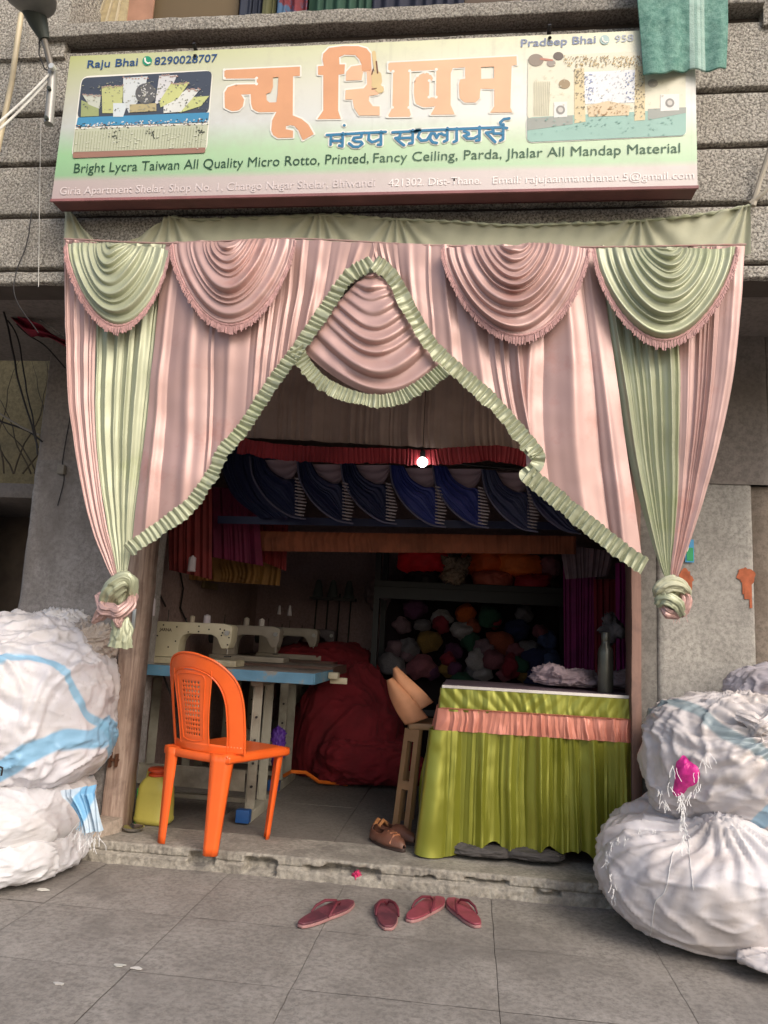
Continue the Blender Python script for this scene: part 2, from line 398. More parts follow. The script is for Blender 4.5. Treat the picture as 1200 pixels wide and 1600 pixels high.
MB().box((.80, .215, 0), (.874, .45, 2.64)).build('jamb', m_jamb, bld, bevel=.004)
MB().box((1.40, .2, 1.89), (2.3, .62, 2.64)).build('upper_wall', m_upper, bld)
# door posts of the shutter
def post(pts_lo, pts_hi, mat, name='door_post'):
    n = 40; P = np.zeros((n, 5, 3)); lo = np.array(pts_lo); hi = np.array(pts_hi)
    for k in range(n): P[k] = np.vstack([lo*(1-k/(n-1))+hi*(k/(n-1)), (lo*(1-k/(n-1))+hi*(k/(n-1)))[:1]])
    q = np.repeat(P, 1, 1); q[..., :2] += (fbm(q, 12, 6)*.003)[..., None]
    return grid(name, q, mat, bld, smooth=False)
post([(-1.764, .17, .0), (-1.69, .17, .0), (-1.662, .30, .0), (-1.764, .30, .0)], [(-1.764, .17, 2.63), (-1.69, .17, 2.63), (-1.662, .30, 2.63), (-1.764, .30, 2.63)], m_post)
post([(.752, .19, .0), (.796, .19, .0), (.796, .34, .0), (.752, .34, .0)], [(.752, .19, 2.63), (.796, .19, 2.63), (.796, .34, 2.63), (.752, .34, 2.63)], m_post2)
MB().hexa([(-1.80, .0, .0), (-1.69, .03, .0), (-1.645, .168, .0), (-1.80, .168, .0)], [(-1.80, .02, .15), (-1.70, .05, .14), (-1.65, .168, .155), (-1.80, .168, .16)]).build('plinth_block', mat_plaster('pale_chipped_plaster', srgb(160, 146, 132), srgb(176, 164, 150), srgb(140, 122, 110)), bld, bevel=.008)
h = MB(); h.box((-1.745, .150, .415), (-1.70, .168, .425)).box((-1.745, .145, .385), (-1.737, .168, .455)).box((-1.713, .145, .39), (-1.705, .168, .45)); h.build('hinge', M('rusty_iron', srgb(96, 62, 44), .7, metal=.4), bld)
MB().box((-1.706, .158, 1.06), (-1.688, .168, 1.16)).build('door_bolt', M('dull_steel', srgb(190, 190, 185), .4, metal=.5, bmp=0), bld, bevel=.002)
# rooms: walls and ceiling
st(MB().box((-2.1, .31, .0), (-1.95, 3.3, 2.62)).build('wall_left', m_inwall))
st(MB().box((1.35, .63, .0), (1.45, 3.3, 2.62)).build('wall_right', m_inwall2))
st(MB().box((-1.95, 3.2, .0), (1.35, 3.35, 2.62)).build('wall_back', m_inwall2))
st(MB().box((-2.1, .205, 2.625), (1.45, 3.35, 2.639)).build('ceiling', M('ceiling_paint', srgb(140, 128, 124), .9)))
# small marks on the right pillar: two orange patches, a sticker
def blot(name, px, py, rx, ry, Y, mat, seed, drips=(), par=None, n=46):
    c = at(px, py, Y); e = at(px+10, py, Y); k = (e-c).length/10
    pts = []
    for i in range(n):
        a = 2*PI*i/n; q = (1+.35*float(noise1(i/n*2*PI*.9, 2.2, seed))+.15*float(noise1(i*.8, 1, seed+1)))
        pts.append((c.x+math.cos(a)*rx*k*q, c.z+math.sin(a)*ry*k*q))
    m = MB().prism(pts, 1, Y, Y+.001)
    for (dx, w_, l0, l1) in drips: m.box((c.x+dx*k-w_*k, Y-.0007, c.z-l1*k), (c.x+dx*k+w_*k, Y+.0014, c.z-l0*k))
    return m.build(name, mat, par)
m_or = M('faded_orange_paint', srgb(176, 98, 66), .85, var=.25, scale=30)
blot('paint_patch', 1071, 906, 11, 20, .1948, m_or, 3, par=bld)
blot('paint_patch', 1166, 900, 12, 16, .1948, m_or, 5, ((0, 4, 10, 38), (6, 2, 8, 52), (-5, 1.5, 8, 30)), par=bld)
stk = MB().box((1.0, .187, 1.505), (1.04, .190, 1.615)).build('sticker', M('sticker_blue', srgb(60, 150, 200), .4, bmp=0), bld)
MB().box((1.006, .184, 1.512), (1.036, .1868, 1.575)).build('sticker_panel', M('sticker_green', srgb(20, 150, 90), .4, bmp=0), stk)
MB().lathe([(.001, 0), (.012, 0)], (0, 0, 0), 16)
e = MB().prism([(1.002+.013*math.cos(a*PI/8), 1.575+.022*math.sin(a*PI/8)) for a in range(16)], 1, .1815, .1838).build('sticker_disc', M('sticker_white', srgb(225, 225, 220), .4, bmp=0), stk)

# balcony interior seen above the coping
scr = empty('balcony_screen', (0, 0, 0), 0, 'row of dark and olive panels with a cane lattice behind the balcony coping', 'screen')
def vpanel(x0, x1, Y, mat, par, name='panel', z0=3.62, z1=4.5, t=.015):
    a = at(x0, 20, Y).x; b = at(x1, 20, Y).x
    return MB().box((a, Y, z0), (b, Y+t, z1)).build(name, mat, par, bevel=.002, seg=1)
vpanel(95, 198, -.56, M('woven_cane', srgb(168, 154, 120), .8, scale=40), scr, 'cane_panel')
lat = MB(); a0 = at(95, 20, -.565); b0 = at(198, 20, -.565)
for k in range(9):
    x = a0.x-.3+k*.07
    for s in (1, -1):
        p = [(x, 3.6), (x+.012, 3.6), (x+.012+s*.35, 4.5), (x+s*.35, 4.5)]
        p = [(min(max(u, a0.x), b0.x), v) for u, v in p]
        if abs(p[0][0]-p[1][0])+abs(p[2][0]-p[3][0]) < .002: continue
        try: lat.prism(p, 1, -.572-.002*s, -.562)
        except Exception: pass
lat.build('lattice', M('pale_cane', srgb(190, 178, 150), .7), scr)
vpanel(199, 238, -.55, M('dusty_pink_cloth', srgb(160, 120, 98), .8), scr, 'cane_panel')
for (a, b, c_, nme) in ((239, 372, srgb(98, 82, 56), 'olive_board'), (725, 815, srgb(90, 74, 60), 'brown_board'), (815, 1010, srgb(44, 48, 60), 'navy_board'), (1010, 1165, srgb(86, 78, 66), 'grey_board')):
    vpanel(a, b, -.50, M(nme, c_, .7, var=.1, scale=3), scr)
def hang(px0, px1, Y, mat, label, seed, z0=3.6):
    a = at(px0, 20, Y).x; b = at(px1, 20, Y).x; nu = 60
    U, V = np.meshgrid(np.linspace(0, 1, nu), np.linspace(0, 1, 20))
    P = np.stack([a+(b-a)*U, Y+.012*np.cos(U*30*(b-a)*4+noise1(U, 5, seed)*3), 4.45-(4.45-z0)*V], -1)
    o = grid('hanging_cloth', P, mat); return setp(o, label, 'cloth')
hang(372, 408, -.54, M('navy_cloth', srgb(28, 36, 54), .8), 'dark navy cloth hanging behind the balcony coping beside the olive board', 1)
hang(409, 432, -.55, M('olive_yellow_cloth', srgb(84, 84, 50), .8), 'narrow olive yellow cloth hanging behind the coping', 2)
hang(433, 480, -.56, M('red_print_cloth', srgb(108, 36, 44), .8, var=.3, scale=16, dirt=srgb(60, 90, 120), dscale=9, dlo=.45, dhi=.5), 'red and blue printed cloth hanging behind the balcony coping', 3)
hang(481, 580, -.54, M('bottle_green_cloth', srgb(30, 66, 50), .8), 'bottle green cloth hanging behind the coping right of the red print', 4)
hang(581, 724, -.545, M('blue_black_cloth', srgb(28, 32, 50), .8), 'wide blue black cloth hanging behind the balcony coping', 5)
b = at(690, 14, -.70); o = MB().lathe([(.004, 0), (.02, .004), (.026, .016), (.024, .03), (.012, .036)], (b.x, b.y, 3.655), 18).build('white_cup', M('white_ceramic', srgb(215, 215, 215), .35, bmp=0), smooth=True)
setp(o, 'small white cup upturned on the balcony coping above the sign', 'cup')

# neighbouring house to the left
nb = empty('neighbour_house', (0, 0, 0), 0, 'yellow stained neighbouring wall with a dark doorway left of the shop pillar', 'building')
MB().box((-5.5, 1.3, 1.978), (-2.37, 1.6, 4.5)).build('upper_wall', mat_plaster('ochre_damp_plaster', srgb(136, 122, 84), srgb(150, 134, 98), srgb(100, 92, 74), 1.8), nb)
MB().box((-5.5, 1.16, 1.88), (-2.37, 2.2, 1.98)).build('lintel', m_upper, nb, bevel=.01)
MB().box((-5.5, 2.1, 0), (-2.37, 2.2, 1.9)).build('recess_wall', M('dark_recess_wall', srgb(120, 108, 98), .9), nb)
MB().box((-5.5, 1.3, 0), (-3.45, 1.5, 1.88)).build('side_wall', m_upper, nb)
# bare branches / pipes and the tangle of cables
def sag(p, q, s, n=14, wob=0, seed=0):
    p, q = Vector(p), Vector(q); out = []
    for i in range(n+1):
        t = i/n; v = p.lerp(q, t); v.z -= s*4*t*(1-t)
        if wob: v += Vector((float(noise1(t*5, 1, seed)), float(noise1(t*5, 1, seed+3)), float(noise1(t*5, 1, seed+5))))*wob*(4*t*(1-t))**.5
        out.append(v)
    return out
m_cable = M('black_cable', srgb(28, 24, 24), .6, bmp=0); m_pipe = M('grey_pipe', srgb(128, 122, 112), .5, bmp=0); m_white = M('white_plastic', srgb(200, 198, 190), .5, bmp=0)
def cable(pp, Y, r, mat, label, wob=.01, seed=0, Y2=None):
    pts = []
    P = crs(np.array(pp, float), np.linspace(0, 1, 10*len(pp)))
    for i, q in enumerate(P): pts.append(at(q[0], q[1], Y if Y2 is None else Y+(Y2-Y)*i/len(P))+Vector((0, float(noise1(i*.3, 1, seed))*wob, 0)))
    return setp(MB().tube(pts, r, 6).build('cable', mat, smooth=True), label, 'cable')
cable([(-20, 420), (10, 500), (30, 600), (60, 700)], -.1, .005, m_cable, 'thick black cable hanging diagonally left of the shop pillar')
cable([(-20, 470), (25, 520), (40, 600), (52, 660), (58, 710)], .0, .004, m_cable, 'thinner black cable dropping beside the yellow wall', seed=3)
cable([(-10, 640), (30, 665), (62, 680)], .1, .006, m_pipe, 'grey conduit crossing low over the yellow wall', 0)
cable([(-10, 655), (40, 672), (66, 690)], .15, .005, m_cable, 'black cable under the grey conduit on the yellow wall', 0, 4)
cable([(0, 480), (40, 520), (70, 540), (102, 575)], .05, .004, m_cable, 'black cable running under the balcony to the curtain edge', 0, 6)
cable([(25, 430), (30, 470), (55, 495), (100, 525)], .0, .0035, m_white, 'pale twisted wire under the left end of the balcony', .004, 7)
cable([(50, 330), (42, 380), (24, 430), (26, 470), (60, 520)], -.80, .0022, m_cable, 'thin black wire hanging down the pebbledash left of the curtain', .002, 8)
cable([(110, 650), (98, 720), (100, 750), (90, 790)], .18, .003, m_cable, 'thin black wire running down the left pillar', .001, 9)
cable([(64, 190), (62, 300), (60, 448)], -.79, .0015, m_white, 'fine pale wire down the pebbledash below the lamp', .001, 10)
o = setp(MB().box((at(84, 790, .18).x, .165, 1.85), (at(95, 790, .18).x, .195, 1.90)).build('wire_clip', m_pipe, bevel=.004), 'small pale connector on the left pillar', 'connector')
# red rag tied round the cables
U, V = np.meshgrid(np.linspace(0, 1, 40), np.linspace(0, 1, 24))
ln = crs([(14, 486), (40, 508), (70, 520), (105, 538)], U)
hh = crs([(0, 9), (.3, 22), (.6, 8), (1, 14)], U)[..., 1]
px = np.stack([ln[..., 0], ln[..., 1]+(V-.5)*hh*(1+.3*noise1(U*9, 1, 2))], -1)
P = pl(px, -.02); P[..., 1] += .02*np.sin(V*11+U*9)+.012*noise1(U*20+V*7, 1, 3)
setp(grid('tied_rag', P, M('crimson_rag', srgb(130, 28, 50), .8, var=.3)), 'crimson rag knotted along the cables left of the curtain', 'rag')
# branches
br = empty('bare_shrub', tuple(at(20, 700, .9)), 0, 'leafless twiggy plant climbing before the yellow neighbouring wall', 'plant'); br.location = (0, 0, 0)
for k in range(9):
    x0 = random.uniform(-10, 60); y0 = 740
    p = [at(x0, y0, .9)]; a = random.uniform(-.5, .5)
    for s in range(12): 
        a += random.uniform(-.25, .25); p.append(p[-1]+Vector((math.sin(a)*.07, random.uniform(-.015, .015), math.cos(a)*.07)))
    MB().tube(p, [.006*(1-i/14) for i in range(13)], 5).build('branch', M('dry_bark', srgb(84, 74, 60), .9), br, smooth=True)

# ================================================================ street lamp and poles, top left
lampt = empty('wall_lamp', (0, 0, 0), 0, 'old grey street lamp on a bent pipe at the top left of the balcony', 'street lamp')
Yl = -.97
c_ = at(47, -8, Yl-.1); U, V = np.meshgrid(np.linspace(0, 2*PI, 28, endpoint=False), np.linspace(-PI/2, PI/2, 16))
P = np.stack([np.cos(V)*np.cos(U)*.11, np.cos(V)*np.sin(U)*.16-.05, np.sin(V)*.055], -1)+np.array(c_)
m_lamp = M('dull_aluminium', srgb(116, 116, 114), .45, metal=.3); m_lampneck = M('dark_lamp_neck', srgb(58, 64, 58), .6)
grid('lamp_head', P, m_lamp, lampt, wrapu=True)
MB().tube([at(52, 12, Yl-.05), at(60, 36, Yl-.02), at(70, 62, Yl)], [.05, .038, .02], 12).build('lamp_neck', m_lampneck, lampt, smooth=True)
MB().tube([at(p[0], p[1], Yl) for p in ((68, 58), (74, 80), (80, 104), (82, 116))], .013, 12).build('pipe', M('galvanised', srgb(120, 114, 104), .45, metal=.4), lampt, smooth=True)
MB().tube([at(82, 112, Yl), at(80, 150, Yl), at(76, 194, Yl)], .018, 12).build('bracket', M('galvanised2', srgb(150, 148, 142), .4, metal=.3), lampt, smooth=True)
for (x, y) in ((78, 140), (74, 186)):
    b = at(x, y, Yl-.018); MB().tube([b, b+Vector((0, -.012, 0))], .008, 6).build('bolt', m_lampneck, lampt)
b = at(84, 108, Yl-.02); MB().tube([b, b+Vector((0, -.02, 0))], .012, 10).build('clamp', M('bright_steel', srgb(225, 225, 220), .3, metal=.4, bmp=0), lampt)
MB().tube([at(62, 45, Yl), at(61, 85, Yl), at(70, 108, Yl), at(80, 112, Yl)], .003, 6).build('lamp_wire', m_cable, lampt, smooth=True)
for k, (a, b, lab) in enumerate((((80, 112), (-8, 196), 'upper white service cable from the lamp bracket to the left'), ((76, 124), (-8, 208), 'lower white service cable from the lamp bracket to the left'))):
    setp(MB().tube(sag(at(*a, Yl), at(*b, Yl-.3), .01), .0045, 8).build('cable', m_white, smooth=True), lab, 'cable')
o = MB().tube([at(33, 22, -.86), at(18, 130, -.86), at(-6, 245, -.86)], .0115, 12).build('conduit_pole', M('yellowed_pvc', srgb(196, 182, 150), .5), smooth=True)
setp(o, 'slim cream plastic pole leaning beside the lamp', 'pole')
# strap at the right holding the curtain
o = MB().tube([at(1176, 322, -.80), at(1188, 280, -.81), at(1206, 225, -.84)], [.012, .009, .011], 8).tube([at(1172, 318, -.80), at(1195, 300, -.82), at(1212, 280, -.84)], [.010, .007, .008], 8).build('tie_rope', M('grey_white_cloth', srgb(176, 168, 152), .8), smooth=True)
setp(o, 'pale twisted cloth rope tied at the top right curtain corner', 'rope')

# ================================================================ sign board
YS = -.925
A = at(80, 316, YS); B_ = at(1090, 291, YS); T1 = at(114, 84, YS); T2 = at(1086, 48, YS)
sx0, sx1 = A.x, B_.x; sz0 = (A.z+B_.z)/2; sz1 = (T1.z+T2.z)/2
def mat_sign():
    m, t, p = NT('sign_print'); tc = t.nodes.new('ShaderNodeTexCoord').outputs['Object']
    s = t.nodes.new('ShaderNodeSeparateXYZ'); t.links.new(tc, s.inputs[0])
    mr = nd(t, 'ShaderNodeMapRange'); mr.inputs['From Min'].default_value = sz0; mr.inputs['From Max'].default_value = sz1; t.links.new(s.outputs[2], mr.inputs['Value'])
    mx = nd(t, 'ShaderNodeMapRange'); mx.inputs['From Min'].default_value = sx0; mx.inputs['From Max'].default_value = sx1; t.links.new(s.outputs[0], mx.inputs['Value'])
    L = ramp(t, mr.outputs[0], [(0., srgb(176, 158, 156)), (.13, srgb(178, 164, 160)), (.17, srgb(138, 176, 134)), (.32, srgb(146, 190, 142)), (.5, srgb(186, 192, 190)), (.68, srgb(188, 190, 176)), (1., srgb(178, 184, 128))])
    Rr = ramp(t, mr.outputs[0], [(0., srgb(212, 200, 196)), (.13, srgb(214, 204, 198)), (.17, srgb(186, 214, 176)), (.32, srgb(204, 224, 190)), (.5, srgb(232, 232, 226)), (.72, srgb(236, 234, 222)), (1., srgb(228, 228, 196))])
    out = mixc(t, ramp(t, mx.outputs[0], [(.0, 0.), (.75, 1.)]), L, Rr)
    n = tex_noise(t, 7, 6, .7, tc); out = mixc(t, ramp(t, n, [(.5, 0.), (.8, .35)]), out, srgb(170, 164, 150))
    mp = nd(t, 'ShaderNodeMapping'); mp.inputs['Scale'].default_value = (26, 26, .7); t.links.new(tc, mp.inputs['Vector'])
    n2 = tex_noise(t, 1, 4, .6, mp.outputs[0]); out = mixc(t, ramp(t, n2, [(.6, 0.), (.78, .22)]), out, srgb(130, 120, 108))
    t.links.new(out, p.inputs['Base Color']); p.inputs['Roughness'].default_value = .42
    bump(t, p, tex_noise(t, 2.5, 3, .5, tc), .15, .02); return m
sign = empty('shop_sign', (0, 0, 0), 0, 'long printed shop sign board with orange and blue lettering above the curtain', 'sign')
U, V = np.meshgrid(np.linspace(0, 1, 60), np.linspace(0, 1, 20))
P = np.stack([sx0+(sx1-sx0)*U, YS+.0025*np.sin(PI*V)*np.sin(U*9), sz0+(sz1-sz0)*V], -1); P[..., 1] = YS
grid('sign_face', P, mat_sign(), sign)
fr = MB(); fr.box((sx0, YS+.001, sz0), (sx1, YS+.075, sz0+.01)).box((sx0, YS+.001, sz1-.01), (sx1, YS+.075, sz1)).box((sx0, YS+.001, sz0+.01), (sx0+.01, YS+.075, sz1-.01)).box((sx1-.01, YS+.001, sz0+.01), (sx1, YS+.075, sz1-.01)).box((sx0, YS+.07, sz0-.0), (sx1, YS+.078, sz1))
fr.build('sign_frame', M('maroon_frame', srgb(104, 62, 62), .6), sign)
MB().box((sx0-.003, YS-.004, sz0-.004), (sx1+.003, YS+.004, sz0+.007)).build('bottom_trim', M('faded_red_trim', srgb(140, 92, 92), .6), sign)
for k in range(5):
    x = sx0+.25+k*.5; MB().box((x, YS+.079, sz0+.05), (x+.03, -.781, sz0+.09)).box((x, YS+.079, sz1-.09), (x+.03, -.781, sz1-.05)).build('bracket', M('bracket_iron', srgb(60, 52, 48), .7), sign)
for (x, y) in ((305, 80), (858, 52)):
    b = at(x, y, YS); MB().tube([b+Vector((0, -.02, .02)), b+Vector((0, .02, .0)), b+Vector((.004, -.012, -.03))], [.007, .009, .005], 8).build('hook', m_cable, sign)
def S(px, py, lay): return at(px, py, YS-.0012*lay)
def shape(name, loops, lay, mat, par=None):
    """flat printed shape from photo-traced outlines (first loop outer, rest holes)"""
    L = [[S(x, y, lay) for x, y in lp] for lp in loops]
    fl_ = [p for lp in L for p in lp]
    tri = tessellate_polygon([[Vector((p.x, p.z, 0)) for p in lp] for lp in L])
    me = bpy.data.meshes.new(name); me.from_pydata([tuple(p) for p in fl_], [], [tuple(t) for t in tri]); me.update()
    return link(name, me, mat, par or sign)
def ribbon(m, pts, wpx, lay):
    P = [S(x, y, lay) for x, y in pts]; k = (S(600, 150, lay)-S(610, 150, lay)).length/10*wpx/2
    for i, (p, q) in enumerate(zip(P[:-1], P[1:])):
        d = (q-p).normalized(); n_ = Vector((-d.z, 0, d.x))*k
        yy = Vector((0, -.00003*(i+1), 0)); m.add([p+n_+yy, q+n_+yy, q-n_+yy, p-n_+yy], [(0, 1, 2, 3)])
    for i, p in enumerate(P):
        yy = -.00002*(i+len(P)+1); m.add([(p.x+k*math.cos(a*PI/6), p.y+yy, p.z+k*math.sin(a*PI/6)) for a in range(12)], [tuple(range(12))])
z1 = lambda L: [(330+x/4.615, 60+y/4.615) for x, y in L]
z2 = lambda L: [(560+x/4.615, 60+y/4.615) for x, y in L]
na = z1([(95,228),(640,203),(640,270),(590,272),(588,555),(650,580),(700,620),(740,690),(660,735),(630,665),(600,632),(570,625),(540,632),(538,655),(590,665),(590,715),(480,718),(445,695),(433,660),(440,590),(470,530),(340,532),(300,510),(288,470),(285,402),(215,405),(238,440),(228,490),(200,518),(150,525),(98,500),(96,390),(120,352),(180,333),(328,330),(328,288),(95,290)])
nah = z1([(445,282),(485,278),(478,400),(470,460),(420,462),(400,445),(398,400),(430,388),(445,350)])
ish = z1([(770,200),(812,197),(803,150),(808,110),(850,68),(950,55),(1060,55),(1120,72),(1150,110),(1157,230),(1085,238),(1085,190),(1068,150),(1040,120),(960,117),(922,135),(925,187),(965,187),(960,255),(918,262),(915,520),(935,580),(765,582),(808,520),(808,265),(770,262)])
shh = z1([(970,305),(975,240),(1010,202),(1083,190),(1087,240),(1157,232),(1160,330),(1180,352),(1242,345),(1240,375),(1200,405),(1140,415),(1137,450),(1165,488),(1215,490),(1215,555),(1065,555),(1030,500),(1020,440),(965,440),(970,372),(1100,360),(1125,330),(1122,242),(1096,242),(1085,300)])
vm = z2([(215,175),(1140,128),(1143,190),(1105,197),(1095,500),(1112,533),(948,535),(980,490),(980,365),(880,362),(875,430),(845,462),(765,462),(730,430),(725,330),(735,295),(770,290),(770,208),(680,214),(666,250),(665,480),(695,548),(520,550),(555,490),(470,497),(412,470),(400,400),(402,310),(425,270),(480,245),(520,255),(545,300),(512,306),(510,425),(560,425),(562,226),(370,236),(365,500),(382,565),(208,567),(245,500),(250,240),(215,240)])
vmh = z2([(885,207),(978,203),(978,288),(885,292)])
m_let = flat('orange_print', srgb(214, 158, 118)); m_letR = m_let; m_hal = flat('white_print', srgb(232, 230, 220)); m_blue = flat('blue_print', srgb(52, 122, 160)); m_let2 = flat('pale_orange_print', srgb(228, 184, 148))
halo = MB()
for lp in (na, ish, shh, vm): ribbon(halo, lp+[lp[0]], 5, 1)
halo.build('letter_outline', m_hal, sign)
shape('letters', [na, nah], 2.2, m_let); shape('letters', [ish], 2.2, m_let); shape('letters', [shh], 2.5, m_let2); shape('letters', [vm, vmh], 2.2, m_let2)
# tall gilded figure photo between the letters: reduced to a plain golden blot
gold = MB(); ribbon(gold, [(584, 82), (586, 100), (589, 116)], 6, 2.9); ribbon(gold, [(588, 118), (589, 128)], 16, 3.0); ribbon(gold, [(586, 132), (594, 140)], 12, 3.1)
gold.build('print_blot', flat('gold_print', srgb(214, 190, 140)), sign)
g2 = MB(); ribbon(g2, [(588, 96), (590, 114)], 2.5, 3.4); ribbon(g2, [(581, 116), (583, 108)], 2, 3.4); ribbon(g2, [(581, 139), (588, 138)], 1.5, 3.4); g2.build('print_blot', flat('brown_print', srgb(110, 70, 50)), sign)
z3 = lambda L: [(500+x/7.5, 180+y/7.5) for x, y in L]
z4 = lambda L: [(640+x/7.06, 170+y/7.06) for x, y in L]
strokes = [z3(s) for s in ([(80,232),(320,218)],[(130,235),(125,345)],[(125,300),(265,300)],[(268,210),(262,365),(225,355)],[(283,116),(286,118)],
 [(285,222),(525,205)],[(490,215),(485,255),(400,262),(385,290),(420,308),(480,310),(498,335),(450,370),(390,368),(342,330)],
 [(500,208),(770,195)],[(575,215),(570,285),(610,315),(660,300),(700,280)],[(715,190),(715,345),(680,345)],
 [(850,200),(1200,182)],[(945,205),(930,262),(885,265),(930,310),(985,352)],[(930,268),(1070,262)],[(1088,175),(1085,325),(1045,330)])]
strokes += [z4(s) for s in ([(0,245),(440,225),(1020,202),(1075,212)],[(110,262),(92,310),(130,350),(190,345),(235,275),(225,330),(255,368),(300,376)],[(235,270),(275,270),(300,320),(320,280),(350,270),(380,290),(410,285)],[(418,212),(415,345),(380,360)],
 [(520,215),(520,350),(488,365)],[(600,245),(650,262),(655,282),(600,296),(640,328),(710,325),(770,290)],[(772,198),(770,345),(735,350)],[(915,210),(925,250),(845,262),(900,320),(945,366)],[(930,272),(1030,270)],[(1035,170),(1030,335),(1000,350)],[(1025,200),(1000,150),(1040,112),(1100,105)])]
hb = MB(); fb = MB()
for s in strokes: ribbon(hb, s, 8.5, 1.6)
for s in strokes: ribbon(fb, s, 4.3, 3.3)
hb.build('letter_outline', m_hal, sign); fb.build('letters', m_blue, sign)
def text(body, x0, y0, x1, y1, hpx, lay, mat, bold=0.):
    cu = bpy.data.curves.new('t', 'FONT'); cu.body = body; cu.size = 1; cu.offset = bold; cu.resolution_u = 3
    o = bpy.data.objects.new('t', cu); C.objects.link(o); dg = bpy.context.evaluated_depsgraph_get()
    me = bpy.data.meshes.new_from_object(o.evaluated_get(dg)); bpy.data.objects.remove(o)
    n_ = len(me.vertices); co = np.zeros(n_*3); me.vertices.foreach_get('co', co); co = co.reshape(-1, 3)
    w0, w1 = co[:, 0].min(), co[:, 0].max(); p, q = S(x0, y0, lay), S(x1, y1, lay)
    hk = (S(x0, y0, lay)-S(x0, y0-hpx, lay)).length/.72
    t_ = (co[:, 0]-w0)/(w1-w0); out = np.zeros_like(co)
    out[:, 0] = p.x+(q.x-p.x)*t_; out[:, 2] = p.z+(q.z-p.z)*t_+co[:, 1]*hk; out[:, 1] = p.y
    me.vertices.foreach_set('co', out.reshape(-1)); me.update(); me.materials.clear()
    return link('lettering', me, mat, sign)
m_navy = flat('navy_print', srgb(36, 74, 122)); m_dgreen = flat('dark_green_print', srgb(34, 72, 48)); m_pale = flat('faint_white_print', srgb(214, 202, 200))
text('Raju Bhai', 136, 106, 215, 102, 12, 2, m_navy, .012); text('8290028707', 241, 101, 339, 96, 12, 2, m_navy, .012)
text('Pradeep Bhai', 814, 73, 931, 67, 12, 2, flat('faded_navy_print', srgb(132, 142, 168)), .012); text('958', 961, 66, 990, 64, 11, 2, flat('faded_grey_print', srgb(178, 184, 194)), .01)
text('Bright Lycra Taiwan All Quality Micro Rotto, Printed, ', 115, 270, 576, 254, 15, 2, m_dgreen, .0)
text('Fancy Ceiling, Parda, Jhalar All Mandap Material', 583, 253.5, 1063, 238, 15, 2, flat('grey_green_print', srgb(66, 98, 74)), .0)
text('Giria Apartment Shelar, Shop No. 1, Chango Nagar Shelar, Bhiwandi', 93, 304, 586, 291, 12, 2, m_pale, .004)
text('421302. Dist-Thane.', 607, 291, 752, 287, 12, 2, flat('fainter_white_print', srgb(240, 232, 228)), .003); text('Email: rajujaanmanthanar.5@gmail.com', 770, 287, 1085, 279, 12, 2, flat('fainter_white_print', srgb(240, 232, 228)), .0)
def disc(x, y, r, lay, mat, name='print_dot', n=20, ry=None):
    return shape(name, [[(x+r*math.cos(2*PI*a/n), y+(ry or r)*math.sin(2*PI*a/n)) for a in range(n)]], lay, mat)
disc(230, 95, 7.5, 2, flat('phone_green', srgb(30, 142, 108)), 'phone_icon'); ic = MB(); ribbon(ic, [(226.5, 91), (227, 96), (231, 99), (234, 98)], 2.6, 3); ic.build('phone_icon', m_hal, sign)
disc(945, 62, 7.5, 2, flat('faded_phone_green', srgb(176, 200, 196)), 'phone_icon'); ic = MB(); ribbon(ic, [(941.5, 59), (942, 63), (946, 66), (949, 65)], 2.4, 3); ic.build('phone_icon', m_hal, sign)
def rrect(c, r=10, n=5):   # rounded quad through four photo corners
    out = []; k = len(c)
    for i in range(k):
        p = np.array(c[i], float); a = np.array(c[i-1], float)-p; b = np.array(c[(i+1) % k], float)-p
        a = a/np.linalg.norm(a)*r; b = b/np.linalg.norm(b)*r
        for s in range(n+1):
            t = s/n; out.append(tuple((p+a)*(1-t)**2+2*t*(1-t)*p+(p+b)*t*t))
    return out
# left picture: stage decoration
q1 = lambda L: [(80+x/4.444, 80+y/4.444) for x, y in L]
shape('picture_border', [rrect([(127, 119), (333, 109), (323, 239), (111, 248)], 14)], 1.2, m_hal)
shape('picture', [rrect(q1([(215, 185), (1118, 135), (1092, 430), (180, 465)]), 9)], 2.4, flat('pic_navy', srgb(62, 70, 84)))
shape('picture', [q1([(185, 460), (1098, 425), (1090, 490), (172, 525)])], 3.0, flat('pic_blue', srgb(66, 138, 178)))
shape('picture', [q1([(165, 540), (1088, 505), (1075, 670), (150, 700)])], 2.8, flat('pic_cream', srgb(184, 188, 164)))
shape('picture', [rrect(q1([(150, 702), (1072, 668), (1068, 705), (150, 742)]), 3)], 3.0, flat('pic_brown', srgb(150, 112, 96)))
pm = MB()
for k in range(46): x = 172+k*19.5; ribbon(pm, q1([(x, 560-(x-170)*.037), (x-16+random.uniform(-3, 3), 696-(x-170)*.035)]), .9, 3.4)
pm.build('picture', flat('pic_pleat', srgb(146, 150, 120)), sign)
for (cc, n_, s_) in ((srgb(215, 215, 210), 90, 1.9), (srgb(50, 58, 60), 80, 1.6), (srgb(150, 100, 90), 40, 1.4)):
    pm = MB()
    for k in range(n_):
        t = random.random(); x, y = q1([(172+915*t, 525-38*t+random.uniform(-22, 22))])[0]; ribbon(pm, [(x, y), (x+.8, y)], s_, 3.6+random.random()*.4)
    pm.build('picture', flat('pic_dots%d' % n_, cc), sign)
for c0 in ((440, 590), (695, 570), (1040, 560)):
    pm = MB()
    for k in range(16): x, y = q1([(c0[0]+random.gauss(0, 16), c0[1]+random.gauss(0, 16))])[0]; ribbon(pm, [(x, y), (x+.5, y+.5)], 1.8, 4.1+k*.01)
    pm.build('picture', flat('pic_garland', srgb(70, 74, 62)), sign)
